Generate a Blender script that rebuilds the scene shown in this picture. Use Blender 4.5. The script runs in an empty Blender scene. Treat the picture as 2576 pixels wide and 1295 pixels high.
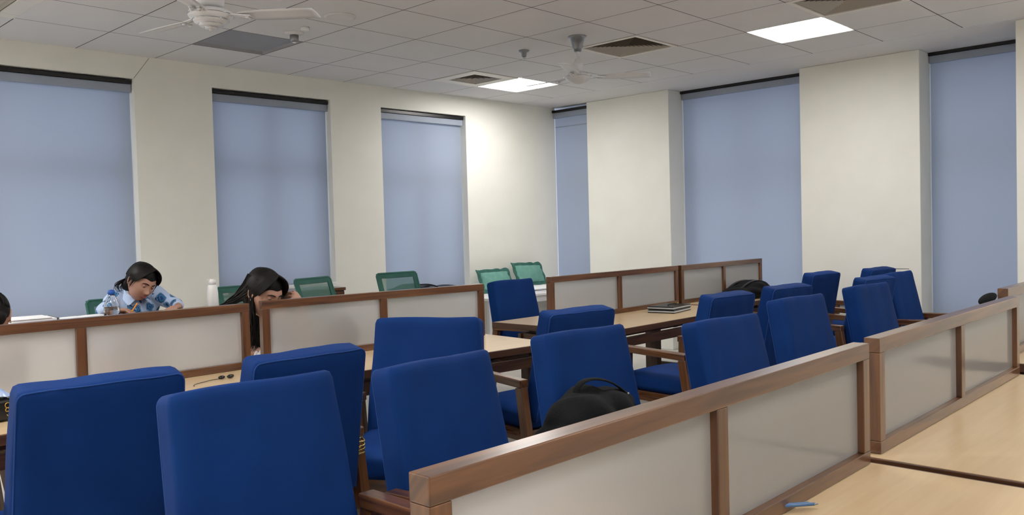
import bpy, bmesh, math, random
import numpy as np
from mathutils import Vector, Matrix
random.seed(7)
PI = math.pi
S = bpy.context.scene
COL = S.collection

# ------------------------------------------------------------------ materials
def s2l(c):
    c = c / 255.0
    return c / 12.92 if c <= .04045 else ((c + .055) / 1.055) ** 2.4
def rgb(r, g, b): return (s2l(r), s2l(g), s2l(b), 1)
def newmat(name):
    m = bpy.data.materials.new(name); m.use_nodes = True
    nt = m.node_tree; nt.nodes.clear()
    out = nt.nodes.new('ShaderNodeOutputMaterial')
    p = nt.nodes.new('ShaderNodeBsdfPrincipled')
    nt.links.new(p.outputs[0], out.inputs[0])
    return m, nt, p, out
def setp(p, **k):
    for a, b in k.items(): p.inputs[a.replace('_', ' ')].default_value = b
def noise_mix(nt, ca, cb, scale=8, detail=4, stretch=(1, 1, 1), coord='Object', dist=0):
    tc = nt.nodes.new('ShaderNodeTexCoord'); mp = nt.nodes.new('ShaderNodeMapping')
    mp.inputs['Scale'].default_value = stretch
    n = nt.nodes.new('ShaderNodeTexNoise'); n.inputs['Scale'].default_value = scale; n.inputs['Detail'].default_value = detail
    n.inputs['Distortion'].default_value = dist
    r = nt.nodes.new('ShaderNodeValToRGB'); r.color_ramp.elements[0].color = ca; r.color_ramp.elements[1].color = cb
    r.color_ramp.elements[0].position = .3; r.color_ramp.elements[1].position = .7
    nt.links.new(tc.outputs[coord], mp.inputs[0]); nt.links.new(mp.outputs[0], n.inputs[0]); nt.links.new(n.outputs[0], r.inputs[0])
    return r, n
def plain(name, c, c2=None, rough=.5, scale=6, bump=0, bscale=200, metal=0, spec=.5, sheen=0, stretch=(1, 1, 1)):
    m, nt, p, out = newmat(name)
    r, n = noise_mix(nt, c, c2 or c, scale, stretch=stretch)
    nt.links.new(r.outputs[0], p.inputs['Base Color'])
    setp(p, Roughness=rough, Metallic=metal, Specular_IOR_Level=spec)
    if sheen: setp(p, Sheen_Weight=sheen, Sheen_Roughness=.4)
    if bump:
        n2 = nt.nodes.new('ShaderNodeTexNoise'); n2.inputs['Scale'].default_value = bscale; n2.inputs['Detail'].default_value = 3
        tc = nt.nodes.new('ShaderNodeTexCoord'); nt.links.new(tc.outputs['Object'], n2.inputs[0])
        b = nt.nodes.new('ShaderNodeBump'); b.inputs['Strength'].default_value = bump; b.inputs['Distance'].default_value = .01
        nt.links.new(n2.outputs[0], b.inputs['Height']); nt.links.new(b.outputs[0], p.inputs['Normal'])
    return m
def wood(name, a, b, c, rough=.35, coat=.2):
    m, nt, p, out = newmat(name)
    tc = nt.nodes.new('ShaderNodeTexCoord'); mp = nt.nodes.new('ShaderNodeMapping'); mp.inputs['Scale'].default_value = (1.6, 26, 1)
    n = nt.nodes.new('ShaderNodeTexNoise'); n.inputs['Scale'].default_value = 1.3; n.inputs['Detail'].default_value = 7; n.inputs['Distortion'].default_value = .9
    r = nt.nodes.new('ShaderNodeValToRGB'); e = r.color_ramp.elements
    e[0].color = a; e[0].position = .28; e[1].color = c; e[1].position = .75; x = e.new(.5); x.color = b
    nt.links.new(tc.outputs['UV'], mp.inputs[0]); nt.links.new(mp.outputs[0], n.inputs[0]); nt.links.new(n.outputs[0], r.inputs[0])
    nt.links.new(r.outputs[0], p.inputs['Base Color'])
    setp(p, Roughness=rough, Coat_Weight=coat, Coat_Roughness=.22)
    return m
M = {}
M['walnut'] = wood('walnut', rgb(60, 34, 18), rgb(91, 56, 30), rgb(115, 75, 42), rough=.3, coat=.55)
M['walnut_dark'] = wood('dark_walnut', rgb(52, 32, 22), rgb(76, 48, 33), rgb(98, 64, 44))
M['maple'] = wood('maple_laminate', rgb(198, 171, 132), rgb(203, 177, 139), rgb(208, 184, 147), rough=.3, coat=.3)
M['wall'] = plain('cream_wall_paint', rgb(235, 234, 226), rgb(239, 238, 231), .75, 3, .02, 90)
M['jamb'] = plain('grey_reveal_paint', rgb(200, 198, 188), rgb(206, 203, 194), .7)
M['ceil'] = plain('ceiling_tile', rgb(218, 216, 216), rgb(222, 220, 221), .85, 2, .02, 300)
M['gap'] = plain('ceiling_gap', rgb(62, 58, 56), rough=.9)
M['floor'] = plain('floor_tile', rgb(196, 192, 184), rgb(206, 202, 195), .3, 4)
M['blue'] = plain('royal_blue_fabric', rgb(0, 42, 100), rgb(0, 48, 110), .8, 4, .4, 9, spec=.2)
M['blue_pipe'] = plain('royal_blue_piping', rgb(6, 60, 130), rough=.8)
M['white_metal'] = plain('white_metal', rgb(222, 222, 224), rgb(214, 214, 218), .35)
M['chrome'] = plain('chrome', rgb(200, 203, 208), rough=.18, metal=1)
M['steel'] = plain('brushed_steel', rgb(150, 152, 156), rough=.35, metal=.9)
M['white'] = plain('white_plastic', rgb(232, 232, 232), rough=.4)
M['paper'] = plain('paper', rgb(236, 238, 240), rgb(228, 230, 234), .8)
M['black'] = plain('black_fabric', rgb(7, 8, 10), rgb(13, 14, 17), .9, 20, .3, 120, spec=.25)
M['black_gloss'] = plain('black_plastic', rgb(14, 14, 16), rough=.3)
M['silver'] = plain('silver_plastic', rgb(186, 190, 196), rough=.35, metal=.3)
M['navy'] = plain('navy_fabric', rgb(24, 30, 44), rgb(34, 42, 58), .8, 20, .2, 60)
M['gold'] = plain('gold_metal', rgb(214, 176, 92), rough=.3, metal=.9)
M['brass'] = plain('brass', rgb(190, 168, 110), rough=.2, metal=1)
M['green'] = plain('green_cushion_fabric', rgb(96, 148, 136), rgb(110, 160, 148), .85, 12, .2, 60)
M['green_dark'] = plain('dark_green_fabric', rgb(44, 92, 82), rgb(54, 104, 94), .85, 12)
M['grey_plastic'] = plain('grey_plastic', rgb(96, 104, 106), rough=.4)
M['panel_off'] = plain('unlit_diffuser', rgb(146, 146, 150), rgb(152, 152, 156), .5)
M['vent_dark'] = plain('vent_inside', rgb(58, 50, 46), rough=.8)
M['vent_vane'] = plain('vent_vane', rgb(172, 164, 152), rough=.5)
M['vent_frame'] = plain('vent_frame', rgb(226, 222, 214), rough=.4)
M['skin'] = plain('skin', rgb(168, 126, 108), rgb(175, 133, 115), .5, 30)
M['lips'] = plain('lips', rgb(168, 96, 88), rough=.4)
M['hair'] = plain('black_hair', rgb(8, 7, 7), rgb(17, 13, 12), .5, 60, spec=.22, stretch=(6, 6, 1))
M['eye_white'] = plain('eye_white', rgb(215, 210, 205), rough=.15)
M['iris'] = plain('iris', rgb(40, 26, 20), rough=.1)
M['blue_cap'] = plain('blue_cap', rgb(26, 84, 170), rough=.4)
M['pen_blue'] = plain('blue_pen', rgb(70, 105, 150), rough=.35)
M['pencil'] = plain('orange_pencil', rgb(220, 140, 40), rough=.5)
M['white_cloth'] = plain('white_cloth', rgb(232, 232, 236), rgb(222, 222, 228), .8)
M['dark_shirt'] = plain('dark_shirt', rgb(96, 66, 50), rgb(108, 76, 58), .85)

def blind_mat(name, c, t):
    m, nt, p, out = newmat(name)
    r, n = noise_mix(nt, c, tuple(min(1, v * 1.05) for v in c[:3]) + (1,), 1.2)
    nt.links.new(r.outputs[0], p.inputs['Base Color']); setp(p, Roughness=.85, Specular_IOR_Level=.2)
    tr = nt.nodes.new('ShaderNodeBsdfTranslucent'); tr.inputs[0].default_value = (.72, .79, .92, 1)
    mx = nt.nodes.new('ShaderNodeMixShader'); mx.inputs[0].default_value = t
    nt.links.new(p.outputs[0], mx.inputs[1]); nt.links.new(tr.outputs[0], mx.inputs[2]); nt.links.new(mx.outputs[0], out.inputs[0])
    return m
M['blind'] = blind_mat('blue_grey_blind_fabric', rgb(156, 164, 176), .3)
M['cassette'] = plain('blind_cassette', rgb(150, 160, 176), rgb(156, 166, 182), .5)
def frosted():
    m, nt, p, out = newmat('frosted_acrylic')
    setp(p, Base_Color=(.93, .93, .94, 1), Roughness=.42, Specular_IOR_Level=.5)
    tr = nt.nodes.new('ShaderNodeBsdfTranslucent'); tr.inputs[0].default_value = (.88, .87, .87, 1)
    rf = nt.nodes.new('ShaderNodeBsdfRefraction'); rf.inputs[0].default_value = (.96, .96, .96, 1); rf.inputs['Roughness'].default_value = .5; rf.inputs['IOR'].default_value = 1.12
    tc = nt.nodes.new('ShaderNodeTexCoord'); n = nt.nodes.new('ShaderNodeTexNoise'); n.inputs['Scale'].default_value = 3
    nt.links.new(tc.outputs['Object'], n.inputs[0])
    m1 = nt.nodes.new('ShaderNodeMixShader'); m1.inputs[0].default_value = .55
    nt.links.new(p.outputs[0], m1.inputs[1]); nt.links.new(tr.outputs[0], m1.inputs[2])
    m2 = nt.nodes.new('ShaderNodeMixShader'); m2.inputs[0].default_value = .52
    nt.links.new(m1.outputs[0], m2.inputs[1]); nt.links.new(rf.outputs[0], m2.inputs[2])
    m3 = nt.nodes.new('ShaderNodeMixShader'); lw = nt.nodes.new('ShaderNodeFresnel'); lw.inputs[0].default_value = 1.4
    gl = nt.nodes.new('ShaderNodeBsdfGlossy'); gl.inputs['Roughness'].default_value = .12
    nt.links.new(lw.outputs[0], m3.inputs[0]); nt.links.new(m2.outputs[0], m3.inputs[1]); nt.links.new(gl.outputs[0], m3.inputs[2])
    nt.links.new(m3.outputs[0], out.inputs[0])
    return m
M['frost'] = frosted()
def glass(name, tint=(1, 1, 1, 1), ior=1.45):
    m, nt, p, out = newmat(name)
    setp(p, Base_Color=tint, Roughness=.02, Transmission_Weight=1, IOR=ior)
    return m
M['glass'] = glass('clear_glass'); M['water'] = glass('water', (.93, .97, 1, 1), 1.33)
def mesh_green():
    m, nt, p, out = newmat('green_mesh_fabric')
    setp(p, Base_Color=rgb(84, 130, 120), Roughness=.8)
    tp = nt.nodes.new('ShaderNodeBsdfTransparent'); mx = nt.nodes.new('ShaderNodeMixShader'); mx.inputs[0].default_value = .3
    nt.links.new(p.outputs[0], mx.inputs[1]); nt.links.new(tp.outputs[0], mx.inputs[2]); nt.links.new(mx.outputs[0], out.inputs[0])
    return m
M['mesh_green'] = mesh_green()
def emis(name, c, s):
    m = bpy.data.materials.new(name); m.use_nodes = True; nt = m.node_tree; nt.nodes.clear()
    o = nt.nodes.new('ShaderNodeOutputMaterial'); e = nt.nodes.new('ShaderNodeEmission'); e.inputs[0].default_value = c; e.inputs[1].default_value = s
    nt.links.new(e.outputs[0], o.inputs[0]); return m
M['led'] = emis('led_panel_light', (1, .972, .935, 1), 26.5); M['led_boosted'] = emis('boosted_led_panel_light', (1, .972, .94, 1), 42)  # second one is boosted for unseen left panels, to lift the left wall
def floral():
    m, nt, p, out = newmat('floral_shirt')
    tc = nt.nodes.new('ShaderNodeTexCoord'); mp = nt.nodes.new('ShaderNodeMapping'); mp.inputs['Location'].default_value = (.31, .17, .05)
    v = nt.nodes.new('ShaderNodeTexVoronoi'); v.inputs['Scale'].default_value = 12.5; v.inputs['Randomness'].default_value = .85
    nz = nt.nodes.new('ShaderNodeTexNoise'); nz.inputs['Scale'].default_value = 28
    ad = nt.nodes.new('ShaderNodeVectorMath'); ad.operation = 'MULTIPLY_ADD'; ad.inputs[1].default_value = (.03, .03, .03)
    nt.links.new(tc.outputs['Object'], mp.inputs[0]); nt.links.new(tc.outputs['Object'], nz.inputs[0])
    nt.links.new(nz.outputs['Color'], ad.inputs[0]); nt.links.new(mp.outputs[0], ad.inputs[2]); nt.links.new(ad.outputs[0], v.inputs['Vector'])
    r = nt.nodes.new('ShaderNodeValToRGB'); r.color_ramp.interpolation = 'CONSTANT'
    e = r.color_ramp.elements; e[0].color = rgb(110, 165, 200); e[0].position = 0; e[1].color = rgb(178, 198, 230); e[1].position = .40
    for pos, c in ((.1, rgb(28, 70, 128)), (.17, rgb(60, 128, 178)), (.24, rgb(18, 52, 100)), (.37, rgb(16, 44, 92)), (.30, rgb(84, 142, 190))):
        x = e.new(pos); x.color = c
    nt.links.new(v.outputs['Distance'], r.inputs[0]); nt.links.new(r.outputs[0], p.inputs['Base Color']); setp(p, Roughness=.8)
    return m
M['floral'] = floral()

# ------------------------------------------------------------------ mesh building
class MB:
    def __init__(s): s.v = []; s.f = []; s.uv = []; s.sm = []; s.mi = []; s.mats = []
    def mat(s, m):
        if m not in s.mats: s.mats.append(m)
        s.cur = s.mats.index(m); return s
    cur = 0
    def add(s, vs, fs, uvs=None, smooth=False):
        o = len(s.v); s.v += [tuple(v) for v in vs]
        for i, f in enumerate(fs):
            s.f.append(tuple(o + k for k in f)); s.sm.append(smooth); s.mi.append(s.cur)
            s.uv.append(uvs[i] if uvs else [(vs[k][0], vs[k][1] + vs[k][2]) for k in f])
        return s
    def box(s, x0, x1, y0, y1, z0, z1, rot=None, org=(0, 0, 0), grain=None):
        P = [(x, y, z) for x in (x0, x1) for y in (y0, y1) for z in (z0, z1)]
        F = [(0, 1, 3, 2), (4, 6, 7, 5), (0, 4, 5, 1), (2, 3, 7, 6), (0, 2, 6, 4), (1, 5, 7, 3)]
        d = (x1 - x0, y1 - y0, z1 - z0); L = d.index(max(d)) if grain is None else grain
        ro = random.random() * 9; uvs = []
        for f in F:
            uv = []
            for k in f:
                p = P[k]; o = [i for i in range(3) if i != L]
                uv.append((p[L] + ro, p[o[0]] * 1.0 + p[o[1]] * .9 + ro))
            uvs.append(uv)
        if rot is not None:
            R = rot; P = [tuple(R @ Vector(p) + Vector(org)) for p in P]
        return s.add(P, F, uvs)
    def beam(s, a, b, w, h, up=(0, 0, 1)):
        a = Vector(a); b = Vector(b); d = (b - a); L = d.length; d.normalize()
        u = Vector(up); sx = d.cross(u)
        if sx.length < 1e-4: sx = d.cross(Vector((0, 1, 0)))
        sx.normalize(); uu = sx.cross(d)
        R = Matrix((d, sx, uu)).transposed()
        return s.box(0, L, -w / 2, w / 2, -h / 2, h / 2, rot=R, org=a, grain=0)
    def tube(s, path, r, n=8, closed=False, cap=True, flat=1.0):
        path = [Vector(p) for p in path]; N = len(path)
        rr = r if hasattr(r, '__len__') else [r] * N
        vs = []; ref = None
        for i, p in enumerate(path):
            if closed: t = path[(i + 1) % N] - path[i - 1]
            else: t = path[min(i + 1, N - 1)] - path[max(i - 1, 0)]
            if t.length < 1e-9: t = Vector((0, 0, 1))
            t.normalize()
            if ref is None:
                ref = t.cross(Vector((0, 0, 1)))
                if ref.length < .01: ref = t.cross(Vector((0, 1, 0)))
            ref = ref - t * ref.dot(t)
            if ref.length < 1e-6: ref = t.orthogonal()
            ref.normalize(); b = t.cross(ref)
            for k in range(n):
                a = 2 * PI * k / n
                vs.append(p + ref * math.cos(a) * rr[i] + b * math.sin(a) * rr[i] * flat)
        fs = []
        for i in range(N if closed else N - 1):
            for k in range(n):
                j = (i + 1) % N
                fs.append((i * n + k, i * n + (k + 1) % n, j * n + (k + 1) % n, j * n + k))
        if cap and not closed:
            fs.append(tuple(range(n - 1, -1, -1))); fs.append(tuple((N - 1) * n + k for k in range(n)))
        return s.add(vs, fs, None, True)
    def lathe(s, prof, c=(0, 0, 0), n=32, rot=None):
        vs = []; fs = []; N = len(prof)
        for (r, z) in prof:
            for k in range(n):
                a = 2 * PI * k / n; p = Vector((r * math.cos(a), r * math.sin(a), z))
                if rot is not None: p = rot @ p
                vs.append(p + Vector(c))
        for i in range(N - 1):
            for k in range(n):
                fs.append((i * n + k, i * n + (k + 1) % n, (i + 1) * n + (k + 1) % n, (i + 1) * n + k))
        if prof[0][0] > 1e-5: fs.append(tuple(range(n - 1, -1, -1)))
        if prof[-1][0] > 1e-5: fs.append(tuple((N - 1) * n + k for k in range(n)))
        return s.add(vs, fs, None, True)
    def soft(s, w, d, h, r=.03, bulge=(0, 0, 0), n=14, f=None, c=(0, 0, 0)):
        """a rounded block centred at c with pillow bulge; f warps each point"""
        vs = {}; V = []; F = []
        hx, hy, hz = w / 2, d / 2, h / 2
        def pt(a, b, cc):
            p = Vector((a * hx, b * hy, cc * hz))
            q = Vector((max(-hx + r, min(hx - r, p.x)), max(-hy + r, min(hy - r, p.y)), max(-hz + r, min(hz - r, p.z))))
            dd = p - q
            if dd.length > 1e-9: p = q + dd.normalized() * r
            p.x += math.copysign(bulge[0] * (1 - b * b) * (1 - cc * cc), a) * abs(a)
            p.y += math.copysign(bulge[1] * (1 - a * a) * (1 - cc * cc), b) * abs(b)
            p.z += math.copysign(bulge[2] * (1 - b * b) * (1 - a * a), cc) * abs(cc)
            if f: p = f(p, a, b, cc)
            return p + Vector(c)
        g = [-1 + 2 * i / n for i in range(n + 1)]
        # finer near the edges
        g = [math.copysign(abs(t) ** .7, t) for t in g]
        def idx(a, b, cc):
            k = (round(a, 5), round(b, 5), round(cc, 5))
            if k not in vs: vs[k] = len(V); V.append(pt(a, b, cc))
            return vs[k]
        for ax in range(3):
            for sgn in (-1, 1):
                for i in range(n):
                    for j in range(n):
                        q = []
                        for (u, v) in ((g[i], g[j]), (g[i + 1], g[j]), (g[i + 1], g[j + 1]), (g[i], g[j + 1])):
                            t = [0, 0, 0]; t[ax] = sgn; t[(ax + 1) % 3] = u; t[(ax + 2) % 3] = v
                            q.append(idx(*t))
                        F.append(tuple(q if sgn > 0 else q[::-1]))
        return s.add(V, F, None, True)
    def build(s, name, m=None, parent=None, loc=(0, 0, 0), rotz=0, bevel=0, **props):
        me = bpy.data.meshes.new(name); me.from_pydata(s.v, [], s.f)
        uvl = me.uv_layers.new(name='UVMap'); k = 0
        flat = [c for f in s.uv for uv in f for c in uv]
        uvl.data.foreach_set('uv', flat)
        me.polygons.foreach_set('use_smooth', s.sm); me.polygons.foreach_set('material_index', s.mi)
        for mm in (s.mats or [m]): me.materials.append(M[mm] if isinstance(mm, str) else mm)
        me.update()
        o = bpy.data.objects.new(name, me); COL.objects.link(o)
        o.location = loc; o.rotation_euler = (0, 0, rotz)
        if parent is not None: o.parent = parent
        if bevel:
            b = o.modifiers.new('bevel', 'BEVEL'); b.width = bevel; b.segments = 2; b.limit_method = 'ANGLE'; b.angle_limit = .9
        for a, v in props.items(): o[a] = v
        return o
def thing(name, label, cat, loc=(0, 0, 0), rotz=0, group=None):
    o = bpy.data.objects.new(name, None); COL.objects.link(o); o.empty_display_size = .1
    o.location = loc; o.rotation_euler = (0, 0, rotz); o['label'] = label; o['category'] = cat
    if group: o['group'] = group
    return o
def tag(o, label, cat, group=None):
    o['label'] = label; o['category'] = cat
    if group: o['group'] = group
    return o
def dup(root, loc, rotz, label, group=None):
    def cp(o, par):
        c = o.copy(); COL.objects.link(c)
        if par is not None: c.parent = par
        for ch in list(o.children): cp(ch, c)
        return c
    r = cp(root, None); r.location = loc; r.rotation_euler = (0, 0, rotz); r['label'] = label
    if group: r['group'] = group
    return r
def struct(name, mb, m=None, **k):
    o = mb.build(name, m, **k); o['kind'] = 'structure'; return o
def on_line(P0, P1, x):
    t = (x - P0[0]) / (P1[0] - P0[0]); return P0[1] + t * (P1[1] - P0[1])

# ------------------------------------------------------------------ room
CZ = 3.052; TL = .648; GX, GY = 4.505, 4.686
W0, W1_ = Vector((2.02, 7.365)), Vector((8.35, 7.19))        # left wall face line
def wy(x): return on_line(W0, W1_, x)
XR = 8.37; XD = 8.70; XMIN, YMIN = -4.6, -4.6
b = MB(); b.add([(XMIN, YMIN, 0), (9.1, YMIN, 0), (9.1, 8, 0), (XMIN, 8, 0)], [(0, 1, 2, 3)])
b.add([(XMIN, YMIN, -.1), (9.1, YMIN, -.1), (9.1, 8, -.1), (XMIN, 8, -.1)], [(3, 2, 1, 0)])
struct('floor', b, 'floor')
# ceiling: lay-in tiles with thin dark gaps, plain border by the right wall
holes = {(3, -3): 'lit', (3, 2): 'lit', (3, 7): 'lit', (-2, -3): 'off', (-2, 2): 'lit', (-2, 7): 'lit', (-7, 2): 'lit', (-7, -3): 'lit', (-7, 7): 'lit', (-2, 12): 'lit', (3, 12): 'lit', (-12, -3): 'lit', (-12, 2): 'lit', (-12, 7): 'lit', (2, 0): 'vent', (2, 3): 'vent', (2, -3): 'svent', (-5, -3): 'svent'}
b = MB(); g = .0035
for i in range(-14, 5):
    for j in range(-4, 14):
        if (i, j) in holes: continue
        x0 = GX + i * TL + g; x1 = GX + (i + 1) * TL - g; y1 = GY - j * TL - g; y0 = GY - (j + 1) * TL + g
        if x1 < XMIN or y1 < YMIN: continue
        if j == -4: y1 = 8.0
        b.mat('ceil').add([(x0, y0, CZ), (x1, y0, CZ), (x1, y1, CZ), (x0, y1, CZ)], [(3, 2, 1, 0)])
xb = GX + 5 * TL
b.mat('ceil').add([(xb + .001, YMIN, CZ), (9.1, YMIN, CZ), (9.1, 8, CZ), (xb + .001, 8, CZ)], [(3, 2, 1, 0)])
b.mat('gap')
for i in range(-14, 5):                                         # backing above the gaps, open over the fittings
    for j in range(-5, 14):
        if (i, j) in holes: continue
        x0 = GX + i * TL; x1 = x0 + TL; y1 = GY - j * TL; y0 = y1 - TL
        b.add([(x0, y0, CZ + .012), (x1, y0, CZ + .012), (x1, y1, CZ + .012), (x0, y1, CZ + .012)], [(3, 2, 1, 0)])
b.mat('gap')
for (px, py, qx, qy) in ((xb, YMIN, xb, 8), (XMIN, YMIN, XMIN, 8), (XMIN, YMIN, xb, YMIN), (XMIN, 7.93, xb, 7.93)):
    b.add([(px, py, CZ), (qx, qy, CZ), (qx, qy, CZ + .3), (px, py, CZ + .3)], [(0, 1, 2, 3)])
b.mat('ceil').add([(XMIN, YMIN, CZ + .3), (9.1, YMIN, CZ + .3), (9.1, 8, CZ + .3), (XMIN, 8, CZ + .3)], [(3, 2, 1, 0)])
struct('ceiling', b)
# left wall with three windows
WIN = [(.75, 3.02, .80, 2.855), (3.72, 4.985, .95, 2.85), (5.62, 6.845, .80, 2.83)]
TH = .26
b = MB().mat('wall')
def wq(x0, x1, z0, z1, off=0.0):
    b.add([(x0, wy(x0) + off, z0), (x1, wy(x1) + off, z0), (x1, wy(x1) + off, z1), (x0, wy(x0) + off, z1)], [(0, 1, 2, 3)])
xs = [XMIN] + [v for w in WIN for v in w[:2]] + [8.42]
for k in range(0, len(xs) - 1, 2): wq(xs[k], xs[k + 1], 0, CZ)
for (x0, x1, z0, z1) in WIN:
    wq(x0, x1, 0, z0); wq(x0, x1, z1, CZ)
    for x in (x0, x1):
        P = [(x, wy(x), z0), (x, wy(x) + TH, z0), (x, wy(x) + TH, z1), (x, wy(x), z1)]
        b.add(P, [(0, 1, 2, 3) if x == x0 else (3, 2, 1, 0)])
    for z in (z0, z1):
        P = [(x0, wy(x0), z), (x1, wy(x1), z), (x1, wy(x1) + TH, z), (x0, wy(x0) + TH, z)]
        b.add(P, [(0, 1, 2, 3) if z == z0 else (3, 2, 1, 0)])
for k in range(0, len(xs) - 1, 2):
    b.add([(xs[k], wy(xs[k]) + TH, 0), (xs[k + 1], wy(xs[k + 1]) + TH, 0), (xs[k + 1], wy(xs[k + 1]) + TH, CZ), (xs[k], wy(xs[k]) + TH, CZ)], [(3, 2, 1, 0)])
struct('wall_left', b)
# right wall: deep full-height bays between columns
b = MB().mat('wall')
cols = [(5.40, 6.615, XR), (2.64, 3.81, XR), (-.9, 1.72, 7.80)]
for (y0, y1, xf) in cols: b.box(xf, XD + .32, y0, y1, 0, CZ)
b.box(XD + .02, XD + .32, YMIN, -.9, 0, CZ)
b.box(XD + .02, XD + .32, 1.72, 2.64, 0, .45); b.box(XD + .02, XD + .32, 3.81, 5.40, 0, .45)
b.box(8.46, XD + .32, 6.615, 7.32, 0, .45)
struct('wall_right', b, bevel=.006)
b = MB().mat('wall').box(XMIN - .1, XMIN, YMIN, 8, 0, CZ); struct('wall_back', b)
b = MB().mat('wall').box(XMIN, 9.1, YMIN - .1, YMIN, 0, CZ); struct('wall_near', b)
# windows (frames and glass) behind the blinds, and the sills
def window(n, p0, p1, z0, z1):
    a = Vector((p0[0], p0[1], 0)); c = Vector((p1[0], p1[1], 0)); d = (c - a).normalized(); L = (c - a).length
    r = bpy.data.objects.new('window_%d' % n, None); COL.objects.link(r); r['kind'] = 'structure'
    m = MB()
    for z in (z0 + .03, z1 - .03, z0 + (z1 - z0) * .62): m.beam(a + Vector((0, 0, z)), c + Vector((0, 0, z)), .05, .06)
    for t in (0.03, L / 2, L - .03):
        q = a + d * t; m.beam(q + Vector((0, 0, z0 + .061)), q + Vector((0, 0, z1 - .061)), .05, .05)
    m.build('window_frame', 'grey_plastic', r)
    m = MB(); m.add([a + Vector((0, 0, z0)), c + Vector((0, 0, z0)), c + Vector((0, 0, z1)), a + Vector((0, 0, z1))], [(0, 1, 2, 3)])
    m.build('window_pane', 'glass', r)
for k, (x0, x1, z0, z1) in enumerate(WIN): window(k + 1, (x0, wy(x0) + .22), (x1, wy(x1) + .22), z0, z1)
window(4, (8.62, 7.17), (8.62, 6.615), .45, CZ - .02)
window(5, (XD + .2, 5.40), (XD + .2, 3.81), .45, CZ - .02)
window(6, (XD + .2, 2.64), (XD + .2, 1.72), .45, CZ - .02)
x0, x1 = WIN[1][:2]
b = MB().mat('white'); ya = wy((x0 + x1) / 2)
b.box(x0 - .02, x1 + .02, ya - .045, ya + .03, .925, .95); b.box(x0, x1, ya - .03, ya + .03, .952, .975)
struct('trim_1', b, bevel=.004)
b = MB().mat('grey_plastic'); b.tube([(3.02, wy(3.02) - .001, 2.857), (3.158, wy(3.158) - .001, 3.045)], .0016, 5)  # diagonal crack in the wall, drawn as a thin grey line
struct('wall_crack', b)
b = MB().mat('vent_dark')
b.box(XR - .001, XR + .004, 2.75, 3.0, .985, .99)
struct('trim_3', b)

# ------------------------------------------------------------------ blinds
def blind(label, p0, p1, z0, z1, seam=None, cas=.07, gap=.032):
    """p0 -> p1 along the window as seen left to right from the room"""
    a = Vector((p0[0], p0[1], 0)); c = Vector((p1[0], p1[1], 0)); d = (c - a).normalized(); L = (c - a).length
    ang = math.atan2(d.y, d.x)
    r = thing('roller_blind', label, 'blind', (a.x, a.y, z0), ang, 'roller blinds in the window bays')
    h = z1 - z0
    m = MB(); m.box(0, L, -.04, .04, h - cas, h); m.build('cassette', 'cassette', r, bevel=.006)
    m = MB(); m.box(0, L, -.055, .06, h + .001, h + gap); m.build('gap_shade_strip', 'black_gloss', r)  # black strip painted in as the shade of the gap above the cassette
    m = MB(); nx, nz = 24, 14; vs = []; fs = []
    for j in range(nz + 1):
        for i in range(nx + 1):
            x = .003 + (L - .006) * i / nx; z = .02 + (h - cas - .02) * j / nz
            vs.append((x, .004 * math.sin(i * .55 + j * .1) * (1 - j / nz), z))
    for j in range(nz):
        for i in range(nx):
            q = j * (nx + 1) + i; fs.append((q, q + 1, q + nx + 2, q + nx + 1))
    m.add(vs, fs, None, True); m.build('fabric', 'blind', r)
    m = MB(); m.box(.01, L - .01, -.012, .012, 0, .028); m.build('bottom_rail', 'cassette', r, bevel=.004)
    if seam:
        m = MB(); m.box(.012, L - .012, -.010, -.0045, seam - z0, seam - z0 + .012); m.build('seam', 'cassette', r)
    return r
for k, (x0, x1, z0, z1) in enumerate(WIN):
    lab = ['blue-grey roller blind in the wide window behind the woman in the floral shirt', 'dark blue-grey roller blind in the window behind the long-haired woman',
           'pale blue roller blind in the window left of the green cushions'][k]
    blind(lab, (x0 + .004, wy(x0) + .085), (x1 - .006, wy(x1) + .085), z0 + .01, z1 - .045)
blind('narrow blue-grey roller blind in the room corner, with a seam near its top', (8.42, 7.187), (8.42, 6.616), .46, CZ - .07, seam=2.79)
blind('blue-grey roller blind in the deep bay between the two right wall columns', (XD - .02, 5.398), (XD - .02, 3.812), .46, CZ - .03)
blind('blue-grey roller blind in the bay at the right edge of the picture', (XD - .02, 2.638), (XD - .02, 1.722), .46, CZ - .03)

# ------------------------------------------------------------------ ceiling fittings
def cell(i, j):
    x0 = GX + i * TL; y1 = GY - j * TL; return x0 + TL / 2, y1 - TL / 2
led_labels = {(3, -3): 'lit square ceiling light panel beside the far ceiling fan', (3, 2): 'bright square ceiling light panel near the right wall',
              (3, 7): 'lit square ceiling panel over the near right corner, out of view', (-2, 2): 'lit square ceiling panel above the near chairs, out of view',
              (-2, 7): 'lit square ceiling panel behind the photographer', (-2, -3): 'unlit grey square ceiling panel under the near fan',
              (-7, 2): 'lit square ceiling panel on the far left, out of view', (-7, -3): 'lit square ceiling panel left of the first window, out of view',
              (-7, 7): 'lit square ceiling panel in the near left corner, out of view', (-2, 12): 'lit square ceiling panel far behind the photographer',
              (3, 12): 'lit square ceiling panel behind the photographer, by the right wall'}
led_labels.update({(-12, -3): 'added unseen light panel at the far left end of the room', (-12, 2): 'added unseen light panel left of the photographer', (-12, 7): 'added unseen light panel behind and left of the photographer'})  # this column of panels is added, unseen, to brighten the left side
H2 = TL / 2 - .004
def square_ring(m, ro, ri, z0, z1):
    for (a0, a1, c0, c1) in ((-ro, ro, -ro, -ri), (-ro, ro, ri, ro), (-ro, -ri, -ri, ri), (ri, ro, -ri, ri)): m.box(a0, a1, c0, c1, z0, z1)
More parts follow.
